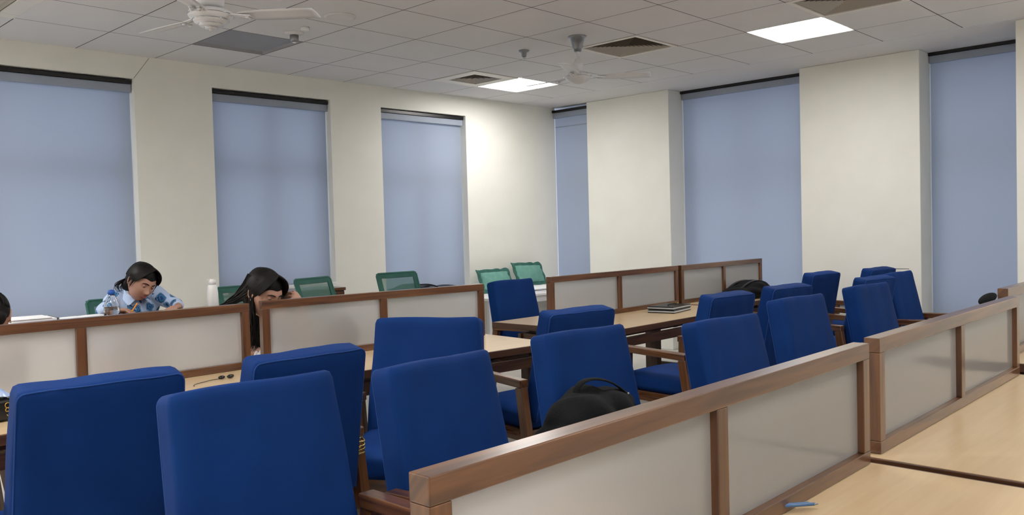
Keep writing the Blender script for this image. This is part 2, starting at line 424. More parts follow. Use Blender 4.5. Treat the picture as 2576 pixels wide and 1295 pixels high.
for key, kind in holes.items():
    x, y = cell(*key)
    if kind in ('lit', 'off'):
        r = thing('ceiling_light', led_labels[key], 'ceiling light', (x, y, CZ))
        m = MB()
        for s in (0, 1, 2, 3):
            R = Matrix.Rotation(s * PI / 2, 3, 'Z'); o = H2; ii = H2 - .018
            m.add([R @ Vector(p) for p in ((-o, -o, 0), (o, -o, 0), (ii, -ii, .022), (-ii, -ii, .022))], [(3, 2, 1, 0)])
        m.box(-H2, H2, -H2, H2, .06, .07)
        m.build('frame', 'vent_frame' if kind == 'lit' else 'panel_off', r)
        m = MB(); ii = H2 - .018; m.box(-ii, ii, -ii, ii, .022, .03)
        m.build('diffuser', ('led_boosted' if key[0] < -5 else 'led') if kind == 'lit' else 'panel_off', r)
    else:
        lab = {(2, 0): 'square ceiling air vent with dark slats beside the far fan', (2, 3): 'square ceiling air vent cut by the top edge of the picture',
               (2, -3): 'small square ceiling vent next to the far lit panel', (-5, -3): 'square ceiling vent in the top left corner'}[key]
        r = thing('air_vent', lab, 'air vent', (x, y, CZ))
        m = MB(); fw = .035 if kind == 'vent' else .12
        square_ring(m, H2, H2 - fw, -.008, .004); m.build('frame', 'vent_frame', r, bevel=.003)
        m = MB(); q = H2 - fw; m.box(-H2, H2, -H2, H2, .16, .17); square_ring(m, q + .012, q + .006, .003, .16); m.build('duct', 'vent_dark', r)
        m = MB(); n = 10 if kind == 'vent' else 5
        for k in range(n):
            ro = q - k * q / n - .006; hh = .024
            for s in range(4):
                R = Matrix.Rotation(s * PI / 2, 3, 'Z'); ri = ro - .030 if kind == 'vent' else ro - .032
                A = [(-ro, -ro, 0), (ro, -ro, 0), (ri, -ri, hh), (-ri, -ri, hh)]
                B = [(p[0], p[1], p[2] + .003) for p in A]
                m.add([R @ Vector(p) for p in A + B], [(3, 2, 1, 0), (4, 5, 6, 7)])
        m.build('vanes', 'vent_vane', r)
# round speaker, detectors
m = MB(); m.lathe([(.115, 0), (.115, -.006), (.1, -.012), (.092, -.008), (0, -.007)], n=40)
tag(m.build('ceiling_speaker', 'ceil', None, (3.616, 5.124, CZ)), 'round flat ceiling speaker at the tip of the near fan blade', 'ceiling speaker')
r = thing('ceiling_camera', 'white ceiling camera with a blue-grey barrel above the unlit panel', 'camera', (3.628, 5.76, CZ))
m = MB(); m.lathe([(.075, 0), (.07, -.012), (.04, -.02), (0, -.02)]); m.build('base', 'ceil', r)
m = MB(); m.lathe([(.034, -.018), (.034, -.06), (.028, -.075), (0, -.075)]); m.build('barrel', 'steel', r)
m = MB(); m.lathe([(.016, -.074), (.014, -.08), (0, -.082)]); m.build('lens', 'white', r)
m = MB(); m.lathe([(.032, 0), (.034, -.02), (.028, -.026), (0, -.026)])
tag(m.build('smoke_detector', 'white', None, (3.60, 5.56, CZ)), 'small white disc detector next to the ceiling camera', 'smoke detector')
r = thing('sprinkler', 'small ceiling sprinkler between the vent and the round fan canopy', 'sprinkler', (5.519, 5.05, CZ))
m = MB(); m.lathe([(.05, 0), (.045, -.01), (.025, -.018), (.022, -.05), (.014, -.058), (0, -.058)]); m.build('body', 'steel', r)
m = MB(); m.lathe([(.018, -.066), (.02, -.072), (0, -.076)]); m.build('deflector', 'chrome', r)
# fans
def fan(label, x, y, zh, angs, ornate):
    r = thing('ceiling_fan', label, 'ceiling fan', (x, y, zh), 0, 'white three-blade ceiling fans')
    h = CZ - zh
    m = MB(); m.lathe([(.03, h - .125), (.035, h - .10), (.042, h - .09), (.062, h - .012), (.078, h - .006), (.078, h)]); m.build('canopy', 'steel', r)
    m = MB(); m.tube([(0, 0, .12), (0, 0, h - .1)], .011, 12); m.lathe([(.016, h - .15), (.018, h - .135), (.012, h - .12)]); m.build('downrod', 'white_metal', r)
    if ornate:
        m = MB(); m.lathe([(.055, .055), (.075, .075), (.078, .10), (.068, .125), (.062, .128), (.062, .135), (.05, .17), (.02, .185), (.01, .19)]); m.build('hub_neck', 'white_metal', r)
        m = MB(); m.lathe([(.0, -.075), (.012, -.075), (.014, -.066), (.03, -.066), (.034, -.06), (.036, -.052), (.06, -.05), (.066, -.042), (.066, -.036), (.09, -.03), (.097, -.02), (.097, -.012), (.115, -.004), (.125, .012), (.118, .03), (.09, .042), (.05, .055), (0, .056)], n=48)
        m.build('motor', 'white_metal', r)
        m = MB()
        for rr, z in ((.125, .012), (.098, -.016), (.067, -.039), (.036, -.056)): m.tube([(rr * math.cos(a * PI / 24), rr * math.sin(a * PI / 24), z) for a in range(48)], .0028, 6, closed=True)
        m.build('trim_rings', 'chrome', r)
    else:
        m = MB(); m.lathe([(.038, .02), (.036, .09), (.044, .10), (.044, .115), (.036, .125), (.03, .14), (.026, .155), (.012, .17), (.009, .20)]); m.build('hub_neck', 'white_metal', r)
        m = MB(); m.lathe([(0, -.055), (.01, -.055), (.03, -.05), (.075, -.03), (.11, -.002), (.116, .008), (.1, .02), (.085, .035), (.05, .042), (0, .042)], n=48); m.build('motor', 'white_metal', r)
        m = MB(); m.tube([(.116 * math.cos(a * PI / 24), .116 * math.sin(a * PI / 24), .006) for a in range(48)], .003, 6, closed=True); m.build('trim_ring', 'chrome', r)
    for a in angs:
        R = Matrix.Rotation(math.radians(a), 3, 'Z')
        m = MB()
        pro = [(.16, .034), (.20, .05), (.28, .062), (.40, .064), (.52, .062), (.60, .058)]
        vs = []; tilt = math.radians(-11)
        for (xx, hw) in pro:
            for sy in (-1, -.5, 0, .5, 1):
                for dz in (-.002, .002):
                    vs.append(R @ Vector((xx + (.012 * sy if xx > .55 else 0), sy * hw * math.cos(tilt), .006 + sy * hw * math.sin(tilt) + .004 * (1 - sy * sy) + dz)))
        fs = []
        for i in range(len(pro) - 1):
            for k in range(4):
                A = i * 10 + k * 2; B = A + 10
                fs.append((A, B, B + 2, A + 2)); fs.append((A + 1, A + 3, B + 3, B + 1))
            A = i * 10; fs.append((A, A + 1, A + 11, A + 10)); A += 8; fs.append((A, A + 10, A + 11, A + 1))
        e = (len(pro) - 1) * 10
        for k in range(4): fs.append((k * 2, k * 2 + 2, k * 2 + 3, k * 2 + 1)); fs.append((e + k * 2, e + k * 2 + 1, e + k * 2 + 3, e + k * 2 + 2))
        m.add(vs, fs, None, True)
        bl = m.build('blade', 'white_metal', r)
        m = MB(); m.beam(R @ Vector((.09, -.02, .012)), R @ Vector((.235, -.02, -.002)), .022, .006); m.beam(R @ Vector((.09, .02, .012)), R @ Vector((.235, .02, .0)), .022, .006)
        m.lathe([(.0, -.012), (.012, -.01), (.014, .0), (0, .004)], c=R @ Vector((.215, -.02, -.004)), n=12); m.lathe([(.0, -.012), (.012, -.01), (.014, .0), (0, .004)], c=R @ Vector((.215, .02, -.002)), n=12)
        m.build('blade_bracket', 'white_metal', bl)
    return r
fan('white ceiling fan with a ringed motor, near and cut by the top edge', 2.29, 4.486, 2.70, (-48, 100, 222), True)
fan('white ceiling fan with a domed motor, the farther one beside the big vent', 5.47, 4.40, 2.71, (-50, 92, 209), False)

# ------------------------------------------------------------------ desks with privacy screens
def desk(label, x0, x1, y0, y1, sx0, sx1, sy, rotz=0, bi=.08, zt=.74, zs=1.095, pcol='frost', legs=True):
    cx, cy = x0, sy
    r = thing('study_desk', label, 'desk', (cx, cy, 0), rotz, 'double study desks with privacy screens')
    X1 = x1 - cx; Y0 = y0 - cy; Y1 = y1 - cy
    e = .012
    m = MB(); m.box(e, X1 - e, Y0 + e, Y1 - e, zt - .035, zt); m.build('desktop', 'maple', r)
    m = MB(); t0, t1 = zt - .042, zt - .001
    m.box(0, X1, Y0, Y0 + e, t0, t1); m.box(0, X1, Y1 - e, Y1, t0, t1); m.box(0, e, Y0 + e, Y1 - e, t0, t1); m.box(X1 - e, X1, Y0 + e, Y1 - e, t0, t1)
    m.build('edge_band', 'walnut_dark', r, bevel=.002)
    m = MB(); a = .09
    z0, z1 = zt - .145, zt - .078
    for yy in (Y0 + .05, Y1 - bi): m.box(.05, X1 - .05, yy, yy + .03, z0, z1)
    for xx in (.07, X1 - .10): m.box(xx, xx + .03, Y0 + .081, Y1 - bi - .001, z0, z1)
    for xx in (.12, X1 / 2, X1 - .15): m.box(xx, xx + .05, Y0 + .1, Y1 - bi - .02, z1, t0)
    m.box(.06, X1 - .06, -.15, .15, z0 - .02, z0 - .002)
    m.build('apron', 'walnut_dark', r, bevel=.002)
    for xx in (.09, X1 - .16):
        for yy in (Y0 + .09, Y1 - bi - .08):
            m = MB(); m.box(xx, xx + .07, yy, yy + .07, 0, z0 - .001); m.build('leg', 'walnut_dark', r, bevel=.003)
    m = MB()
    for xx in (.11, X1 - .14): m.box(xx, xx + .035, Y0 + .161, Y1 - bi - .081, .12, .17)
    m.box(.146, X1 - .141, -.02, .02, .125, .165); m.build('stretcher', 'walnut_dark', r, bevel=.002)
    s0, s1 = sx0 - cx, sx1 - cx; w = .045; d0, d1 = 0, .048; zb = zt + .001
    m = MB()
    m.box(s0, s1, d0, d1, zs - w, zs); m.box(s0, s1, d0, d1, zb, zb + .038)
    mid = (s0 + s1) / 2
    for xx in (s0, mid - w / 2, s1 - w): m.box(xx, xx + w, d0 + .0005, d1 - .0005, zb + .038, zs - w)
    f = m.build('privacy_screen', 'walnut', r, bevel=.0025)
    for (p0, p1) in ((s0 + w, mid - w / 2), (mid + w / 2, s1 - w)):
        m = MB(); m.box(p0 + .0005, p1 - .0005, .020, .028, zb + .0385, zs - w - .0005); m.build('frosted_pane', pcol, f)
    return r
desk('near right desk, its pale top and screen reaching the bottom edge of the picture', .74, 2.495, .28, 1.38, .782, 2.472, .925)
desk('desk at the right edge, right behind the dark gap of the nearest desk', 2.535, 4.31, .29, 1.39, 2.585, 4.285, .937)
desk('desk far right whose raised screen corner shows over the near screens', 4.62, 6.45, .42, 1.50, 4.735, 6.42, 1.085)
desk('desk behind the leftmost blue chairs, screen in front of the floral shirt woman', .5, 2.315, 3.53, 4.62, .565, 2.29, 4.172)
desk('desk between the long-haired woman and the big blue chairs, slightly askew', 2.40, 4.06, 3.60, 4.66, 2.402, 4.0, 4.235, rotz=math.radians(-5.5))
desk('middle desk carrying the two stacked laptops', 4.615, 6.555, 3.49, 4.64, 4.768, 6.545, 4.15, bi=.26)
desk('farthest desk by the right wall carrying the black backpack', 6.60, 8.2, 3.72, 4.72, 6.578, 8.14, 4.14)

# ------------------------------------------------------------------ blue armchairs
def make_chair(label):
    r = thing('armchair', label, 'chair', (0, 0, 0), 0, 'blue upholstered wooden armchairs')
    tilt = math.radians(11.5)
    m = MB(); m.soft(.53, .54, .11, .035, (.0, .0, .04), 14, c=(0, .01, .418)); m.build('seat_cushion', 'blue', r)
    m = MB(); m.box(-.27, .27, .225, .255, .30, .362); m.box(-.27, .27, -.26, -.23, .30, .362); m.box(-.27, -.24, -.229, .224, .30, .362); m.box(.24, .27, -.229, .224, .30, .362)
    for k in range(4): m.box(-.239, .239, -.2 + k * .11, -.15 + k * .11, .335, .355)
    m.build('seat_frame', 'walnut', r, bevel=.003)
    Hb = .600
    def f(p, a, bb, c):
        t = (c + 1) / 2
        p = Vector((p.x * (1.06 - .09 * t) + .0015 * math.sin(5 * c + 3 * a), p.y * (1.08 - .16 * t) + .003 * math.sin(9 * a + 2 * c), p.z + .002 * math.sin(4 * a) * t))
        return Matrix.Rotation(tilt, 3, 'X') @ p
    ctr = Vector((0, -.265, .425)) + Matrix.Rotation(tilt, 3, 'X') @ Vector((0, 0, Hb / 2))
    m = MB(); m.soft(.502, .115, Hb, .022, (.002, .013, .003), 16, f=f, c=ctr)
    bk = m.build('backrest', 'blue', r)
    R = Matrix.Rotation(tilt, 3, 'X'); path = []
    hw = .243; hz = Hb / 2 - .003; y = -.050
    for t in range(0, 13): path.append((-hw - .014 * (1 - t / 12), -hz + (2 * hz - .03) * t / 12))
    for t in range(1, 5): a = PI / 2 * t / 5; path.append((-hw + .025 - .025 * math.cos(a), hz - .03 + .03 * math.sin(a)))
    for t in range(0, 15): path.append((-hw + .025 + (2 * hw - .05) * t / 14, hz + .0015 * math.sin(t * .9)))
    for t in range(1, 5): a = PI / 2 * t / 5; path.append((hw - .025 + .025 * math.sin(a), hz - .03 + .03 * math.cos(a)))
    for t in range(0, 13): path.append((hw + .014 * t / 12, hz - .03 - (2 * hz - .03) * t / 12))
    m = MB(); m.tube([ctr + R @ Vector((px * 1.0, y - .002 * math.sin(px * 20), pz)) for (px, pz) in path], .0025, 6); m.build('piping', 'blue_pipe', bk)
    for s in (-1, 1):
        x = s * .305
        m = MB(); m.beam((x, -.28, .628), (x, .24, .644), .056, .044); m.build('armrest', 'walnut', r, bevel=.006)
        m = MB(); m.beam((x, .225, 0), (x, .205, .621), .044, .058, up=(0, 1, 0)); m.build('leg', 'walnut', r, bevel=.004)
        m = MB(); m.beam((x, -.345, 0), (x, -.252, .606), .044, .058, up=(0, 1, 0)); m.build('leg', 'walnut', r, bevel=.004)
        m = MB(); m.box(min(x, s * .27), max(x, s * .27) , -.20, -.16, .31, .35); m.box(min(x, s * .27), max(x, s * .27), .12, .16, .31, .35); m.box(x - .014, x + .014, -.268, .19, .315, .345)
        m.build('side_rail', 'walnut', r, bevel=.003)
    return r
CH = [  # x, y of the top of the backrest, facing (degrees, 0 = away from camera), label
    (1.016, 2.82, -5, 'blue armchair facing the left desk, at the left edge with visible top seam'),
    (1.21, 2.215, 177, 'blue armchair with its backrest at the bottom centre-left, nearest to the camera'),
    (1.74, 2.76, 0, 'blue armchair with a creased top seam, behind the nearest blue backrest'),
    (2.805, 3.28, 124, 'blue armchair turned diagonally with its back against the left desks'),
    (1.898, 2.197, 183, 'blue armchair right behind the left end of the nearest screen'),
    (3.544, 2.898, -8, 'blue armchair tucked behind the one that holds the black bag'),
    (2.816, 2.291, 173, 'blue armchair with the black bag on its seat'),
    (4.81, 2.69, -5, 'blue armchair at the desk with the laptops, its seat and left arm visible'),
    (3.52, 2.0, 174, 'blue armchair just behind the middle of the nearest screen, right of the bag'),
    (5.6, 2.66, -8, 'blue armchair half hidden behind another, below the black backpack'),
    (4.75, 2.2, 174, 'blue armchair just left of the joint between the two near screens'),
    (5.36, 5.14, 178, 'blue armchair on the far side of the laptop desk, below the green cushions'),
    (7.191, 3.096, -5, 'tall-looking blue armchair left of the gap before the right-hand group'),
    (5.868, 2.212, 174, 'blue armchair in front of the right-hand group of four'),
    (6.7, 2.46, -8, 'blue armchair mostly hidden in the middle of the right-hand group'),
    (8.0, 2.9, -6, 'rearmost blue armchair of the right-hand group, top only'),
    (7.35, 2.52, 178, 'blue armchair with side creases, rightmost of all'),
]
OFF = .38
SCL = {(2.805, 3.28): (1.13, 1, 1.0), (1.21, 2.215): (1.03, 1, 1.02), (1.016, 2.82): (1.03, 1, 1), (6.52, 2.42): (1, 1, .97)}
proto = None
for (x, y, deg, lab) in CH:
    a = math.radians(deg); rx = x - math.sin(a) * OFF * 1; ry = y + math.cos(a) * OFF
    if proto is None:
        proto = make_chair(lab); o = proto; o.location = (rx, ry, 0); o.rotation_euler = (0, 0, a)
    else: o = dup(proto, (rx, ry, 0), a, lab)
    o.scale = SCL.get((x, y), (1, 1, 1))

#PART2
# ------------------------------------------------------------------ people
def fuse(mb, voxel, smooth=4):
    me = bpy.data.meshes.new('tmp'); me.from_pydata(mb.v, [], mb.f); me.update()
    o = bpy.data.objects.new('tmp', me); COL.objects.link(o)
    r = o.modifiers.new('r', 'REMESH'); r.mode = 'VOXEL'; r.voxel_size = voxel; r.use_smooth_shade = True
    s = o.modifiers.new('s', 'SMOOTH'); s.factor = .5; s.iterations = smooth
    dg = bpy.context.evaluated_depsgraph_get(); dg.update()
    e = o.evaluated_get(dg); m2 = bpy.data.meshes.new_from_object(e)
    vs = [tuple(v.co) for v in m2.vertices]; fs = [tuple(p.vertices) for p in m2.polygons]
    bpy.data.objects.remove(o); bpy.data.meshes.remove(me); bpy.data.meshes.remove(m2)
    return vs, fs
def ell(m, c, r, rot=None, n=16):
    vs = []; fs = []; c = Vector(c)
    for i in range(n + 1):
        t = PI * i / n
        for k in range(2 * n):
            a = PI * k / n; p = Vector((r[0] * math.sin(t) * math.cos(a), r[1] * math.sin(t) * math.sin(a), r[2] * math.cos(t)))
            if rot is not None: p = rot @ p
            vs.append(p + c)
    w = 2 * n
    for i in range(n):
        for k in range(w): fs.append((i * w + k, (i + 1) * w + k, (i + 1) * w + (k + 1) % w, i * w + (k + 1) % w))
    m.add(vs, fs, None, True)
def cap(m, pts, rad):
    for i in range(len(pts) - 1):
        a, b_ = Vector(pts[i]), Vector(pts[i + 1]); n = 6
        for k in range(n + 1):
            t = k / n; r = rad[i] + (rad[i + 1] - rad[i]) * t
            ell(m, a.lerp(b_, t), (r, r, r), n=7)
def sg(x, s): return math.exp(-(x * x) / (2 * s * s))
def cl(x): return max(0.0, min(1.0, x))
def head_mesh(m, T, sc=1.0):
    nv, nu = 110, 132; vs = []; fs = []
    for i in range(nv + 1):
        t = PI * i / nv
        for k in range(nu):
            a = 2 * PI * k / nu
            ux = math.sin(t) * math.cos(a); uy = math.sin(t) * math.sin(a); uz = math.cos(t)
            dn = cl(-uz)
            x = .074 * math.copysign(abs(ux) ** .92, ux) * (1 - .34 * dn ** 1.7)
            if uy < 0: y = -.086 * abs(uy) ** .82 * (1 - .10 * cl(uz))
            else: y = .104 * abs(uy) ** .95 * (1 - .55 * dn ** 1.1)
            z = .116 * uz
            if uy < -.05:
                wgt = cl((-uy - .05) / .3); d = 0; ax = abs(x)
                d += .006 * sg(z - .024, .009) * sg(ax - .026, .022)
                d -= .011 * sg(z - .004, .012) * sg(ax - .031, .013)
                d += .007 * sg(x, .007) * sg(z + .006, .016) + .021 * sg(x, .0085) * sg(z + .033, .011)
                d += .009 * sg(ax - .012, .006) * sg(z + .037, .006)
                d += .005 * sg(ax - .042, .016) * sg(z + .028, .016)
                d -= .004 * sg(x, .005) * sg(z + .050, .004)
                d += .0028 * sg(x, .017) * sg(z + .0585, .0042) + .003 * sg(x, .015) * sg(z + .0675, .0048)
                d -= .003 * sg(x, .022) * sg(z + .0635, .0018) + .004 * sg(x, .02) * sg(z + .080, .006)
                d += .006 * sg(x, .018) * sg(z + .098, .014)
                y -= d * wgt
            vs.append(T @ (Vector((x, y, z)) * sc))
    for i in range(nv):
        for k in range(nu): fs.append((i * nu + k, i * nu + (k + 1) % nu, (i + 1) * nu + (k + 1) % nu, (i + 1) * nu + k)[::-1])
    m.add(vs, fs, None, True)
    for s in (-1, 1):   # ears and upper lids
        R3 = T.to_3x3() @ Matrix.Rotation(s * .35, 3, 'Z')
        ell(m, T @ (Vector((s * .073, .012, -.006)) * sc), (.006 * sc, .017 * sc, .030 * sc), R3, 10)
        pts = []
        for q in range(15):
            a = -1.9 + q * 4.2 / 14
            pts.append(T @ (Vector((s * (.079 + .004 * math.cos(a)), .014 + .017 * math.cos(a + .3), -.002 + .028 * math.sin(a + .5))) * sc))
        m.tube(pts, [.0035 * sc] * 15, 7)
        ell(m, T @ (Vector((s * .077, .006, -.034)) * sc), (.005 * sc, .007 * sc, .008 * sc), R3, 8)
        c = Vector((s * .031, -.0655, .004)); vs = []; fs = []; n = 12
        for i in range(n + 1):
            th = -.15 + 1.75 * i / n
            for k in range(n + 1):
                ph = -1.35 + 2.7 * k / n
                vs.append(T @ ((c + Vector((math.sin(ph) * math.cos(th), -math.cos(ph) * math.cos(th), math.sin(th))) * .0136) * sc))
        for i in range(n):
            for k in range(n): fs.append((i * (n + 1) + k, i * (n + 1) + k + 1, (i + 1) * (n + 1) + k + 1, (i + 1) * (n + 1) + k))
        m.add(vs, fs, None, True)
def face_parts(root, body, T, sc=1.0):
    m = MB().mat('eye_white')
    for s in (-1, 1): ell(m, T @ (Vector((s * .031, -.0655, .004)) * sc), (.0125 * sc,) * 3, None, 10)
    m.mat('iris')
    for s in (-1, 1): ell(m, T @ (Vector((s * .031, -.0735, -.0005)) * sc), (.0058 * sc, .0048 * sc, .0058 * sc), None, 8)
    m.build('eyes', None, body)
    m = MB()
    for s in (-1, 1):
        P = [T @ (Vector((s * x, y, z)) * sc) for (x, y, z) in ((.012, -.0885, .0205), (.022, -.0875, .0245), (.034, -.0825, .0262), (.044, -.074, .0235), (.050, -.066, .019))]
        m.tube(P, [.0022 * sc, .0032 * sc, .0032 * sc, .0022 * sc, .001 * sc], 6)
    m.build('eyebrows', 'hair', body)
    m = MB()
    for s in (-1, 1):
        P = [T @ (Vector((s * .031 + .0138 * math.sin(a), -.0655 - .0142 * math.cos(a), .0025 - .001 * math.cos(a))) * sc) for a in [-1.2 + 2.4 * q / 10 for q in range(11)]]
        m.tube(P, .0012 * sc, 5)
    m.build('eyelashes', 'hair', body)
    m = MB()
    for zz, yy, r in ((-.0592, -.0852, .0026), (-.0668, -.0850, .0031)):
        P = [T @ (Vector((x, yy + 13 * x * x, zz - (2.6 * x * x if zz > -.06 else -2.6 * x * x))) * sc) for x in [-.021 + .042 * q / 12 for q in range(13)]]
        m.tube(P, [r * sc * (.25 + .75 * math.sin(PI * (q + .6) / 13.2)) for q in range(13)], 7)
    m.build('lips', 'lips', body)
def hand(m, wrist, d, n, curl=.5, side=1):
    wr = Vector(wrist); d = Vector(d).normalized(); n = Vector(n); n = (n - d * n.dot(d)).normalized(); s = d.cross(n) * side
    Rm = Matrix((s, d, n)).transposed()
    ell(m, wr + d * .046, (.038, .052, .014), Rm, 10)
    ell(m, wr + d * .02 + s * .022 - n * .006, (.016, .03, .014), Rm, 8)
    for i, L in enumerate((.068, .078, .072, .056)):
        p = wr + d * (.082 - .004 * abs(i - 1.2)) + s * (.029 - .0195 * i); dd = (d + s * (.10 - .07 * i)).normalized(); pts = [p]; a = 0
        for f in (.45, .32, .23):
            a += curl * (.6 + .12 * i); v = dd * math.cos(a) - n * math.sin(a); p = p + v * L * f; pts.append(p)
        cap(m, pts, [.0088, .0082, .0074, .0062])
    p = wr + d * .025 + s * .032 - n * .005; v = (d * .65 + s * .6 - n * .35).normalized(); v2 = (d * .9 + s * .1 - n * .35).normalized()
    cap(m, [p, p + v * .032, p + v * .032 + v2 * .026, p + v * .032 + v2 * .048], [.0125, .0105, .0095, .0075])
def strands(m, paths, r0=.004, n=5):
    for P in paths:
        K = len(P); m.tube(P, [r0 * (1 - .75 * (i / (K - 1)) ** 2) for i in range(K)], n)
def bez(p, k=12):
    p = [Vector(q) for q in p]; out = []
    for i in range(k + 1):
        t = i / k; q = p[:]
        while len(q) > 1: q = [q[j].lerp(q[j + 1], t) for j in range(len(q) - 1)]
        out.append(q[0])
    return out
def headT(c, yaw, pitch, roll):
    return Matrix.Translation(c) @ (Matrix.Rotation(math.radians(yaw), 4, 'Z') @ Matrix.Rotation(math.radians(pitch), 4, 'X') @ Matrix.Rotation(math.radians(roll), 4, 'Y'))
def scalp(T, sc, hair_len, fn, seed, n, droop=None):
    """hair locks combed from the parting down over the skull"""
    rnd = random.Random(seed); out = []
    for _ in range(n):
        s = rnd.choice((-1, 1)); y0 = rnd.uniform(-.062, .075)
        P = []
        for q in range(9):
            t = q / 8 * fn(y0, s, rnd)
            a = t * 1.75 + .02
            x = s * (.080 * math.sin(a)) ; z = .018 + .107 * math.cos(a) * (1 - .25 * (y0 / .1) ** 2)
            y = y0 * (1 - .15 * t) + .022 * t + .012
            P.append(T @ (Vector((x * (1 - .35 * (abs(y0) / .1) ** 2), y, z)) * sc) + Vector((rnd.uniform(-.001, .001),) * 3))
        out.append(P)
    return out

def person(name_label, loc, build, cat='person'):
    r = thing('person', name_label, cat, (loc[0], loc[1], 0))
    return r
def local(r):
    o = r.location
    return lambda x, y, z: Vector((x - o.x, y - o.y, z))
def merge(mb_raw, fused):
    mb_raw.add(fused[0], fused[1], None, True); return mb_raw

# woman in the floral shirt, bent over her desk
r = person('woman with dark tied hair in a blue floral shirt, bent over papers', (2.25, 5.75), None); L = local(r)
HC = L(2.262, 5.50, 1.178); T = headT(HC, 10, 25, 15)
m = MB()
cap(m, [L(2.26, 5.93, .66), L(2.26, 5.86, .80), L(2.26, 5.76, .97)], [.125, .12, .13])
cap(m, [L(2.18, 5.70, 1.04), L(2.26, 5.70, 1.05), L(2.38, 5.68, 1.07)], [.05, .075, .05])
cap(m, [L(2.265, 5.66, 1.085), L(2.262, 5.56, 1.13)], [.052, .048])
cap(m, [L(2.17, 5.69, 1.035), L(2.075, 5.585, 1.0), L(2.055, 5.41, 1.02)], [.042, .036, .027])
cap(m, [L(2.39, 5.67, 1.095), L(2.50, 5.57, 1.01), L(2.44, 5.37, 1.014)], [.048, .038, .027])
hand(m, L(2.04, 5.385, 1.024), (.75, -.55, -.05), (0, .1, 1), .62, -1)
hand(m, L(2.435, 5.36, 1.014), (-.7, -.6, -.02), (0, 0, 1), .25, 1)
for s in (-1, 1): cap(m, [L(2.26 + s * .09, 5.93, .64), L(2.26 + s * .13, 5.62, .62), L(2.26 + s * .13, 5.66, .12), L(2.26 + s * .14, 5.55, .04)], [.085, .062, .042, .034])
fz = fuse(m, .0065)
m = MB(); merge(m, fz); head_mesh(m, T)
body = m.build('body', 'skin', r)
face_parts(r, body, T)
m = MB()
cap(m, [L(2.26, 5.94, .70), L(2.26, 5.87, .82), L(2.26, 5.77, .97)], [.145, .14, .15])
cap(m, [L(2.16, 5.70, 1.045), L(2.25, 5.72, 1.055), L(2.38, 5.68, 1.095)], [.068, .085, .064])
ell(m, L(2.26, 5.665, 1.0), (.185, .075, .10), None, 14)
cap(m, [L(2.16, 5.69, 1.045), L(2.065, 5.59, 1.0), L(2.035, 5.47, 1.022)], [.07, .06, .05])
cap(m, [L(2.39, 5.67, 1.105), L(2.45, 5.62, 1.055), L(2.505, 5.56, 1.012), L(2.455, 5.42, 1.018)], [.062, .052, .047, .04])
v, f = fuse(m, .008, 3)
o_ = random.Random(3)
v = [(a + .006 * math.sin(38 * b_ + 22 * c), b_ + .006 * math.sin(31 * a + 17 * c), c + .004 * math.sin(29 * a + 33 * b_)) for (a, b_, c) in v]
m = MB(); m.add(v, f, None, True); sh = m.build('shirt', 'floral', r)
m = MB()
for s in (-1, 1):
    A = [L(2.268, 5.75, 1.155), L(2.268 + s * .05, 5.70, 1.15), L(2.268 + s * .065, 5.62, 1.125), L(2.268 + s * .03, 5.545, 1.07)]
    B = [L(2.268, 5.77, 1.115), L(2.268 + s * .075, 5.71, 1.11), L(2.268 + s * .10, 5.61, 1.08), L(2.268 + s * .075, 5.555, 1.03)]
    A = bez(A, 8); B = bez(B, 8)
    m.add(A + B + [p + Vector((0, .003, .004)) for p in A + B], [(k, k + 1, k + 10, k + 9) for k in range(8)] + [(k + 18, k + 27, k + 28, k + 19) for k in range(8)], None, True)
m.build('collar', 'floral', sh)
m = MB(); S3 = T.to_3x3()
ell(m, T @ Vector((0, .022, .030)), (.084, .101, .100), S3, 24)
ell(m, T @ Vector((0, .062, -.01)), (.070, .062, .075), S3, 20)
for s in (-1, 1): ell(m, T @ Vector((s * .066, .022, .028)), (.018, .045, .045), S3, 12)
ell(m, T @ Vector((-.02, .078, -.05)), (.05, .04, .05), S3, 12)
vv, ff = fuse(m, .004, 5); m = MB(); m.add(vv, ff, None, True)
strands(m, scalp(T, 1.0, 0, lambda y, s, rd: .58 if y < -.02 else .95, 5, 170), .0046)
rd = random.Random(11)
for k in range(26):   # loose locks at the nape and beside the temples
    x0 = -.03 + rd.uniform(-.035, .03)
    m.tube(bez([T @ Vector((x0, .08, -.02)), T @ Vector((x0 - .03, .10, -.06)), T @ Vector((x0 - .045 + rd.uniform(-.015, .015), .09 + rd.uniform(-.02, .03), -.09)), T @ Vector((x0 - .02 + rd.uniform(-.03, .03), .08, -.11 + rd.uniform(-.02, .02)))], 10), [.0035 * (1 - q / 12) for q in range(11)], 5)
for s in (-1, 1):   # hair combed from the parting to the temples
    for k in range(12):
        m.tube(bez([T @ Vector((.012, -.052 + k * .006, .122)), T @ Vector((s * .045, -.090 + k * .007, .112)), T @ Vector((s * .080, -.078 + k * .008, .062)), T @ Vector((s * .086, -.048 + k * .008, .018))], 9), [.0058 * (1 - .45 * q / 9) for q in range(10)], 5)
for s in (-1, 1):
    for k in range(7):
        m.tube(bez([T @ Vector((s * .06, -.05 + k * .008, .075)), T @ Vector((s * .084, -.052 + k * .008, .04)), T @ Vector((s * (.086 + .006 * rd.random()), -.035 + k * .007, .0)), T @ Vector((s * (.078 + .02 * rd.random()), -.03 + k * .008, -.045 + (-.04 if s > 0 else .03) * rd.random()))], 9), [.0036 * (1 - .8 * q / 9) for q in range(10)], 5)
m.build('hair', 'hair', body)
m = MB(); p0 = L(2.118, 5.315, 1.012); m.beam(p0, p0 + Vector((.055, .05, .045)), .006, .006)
o = m.build('pencil', 'pencil', None, loc=(2.25, 5.75, 0)); tag(o, 'orange pencil held by the woman in the floral shirt', 'pencil')

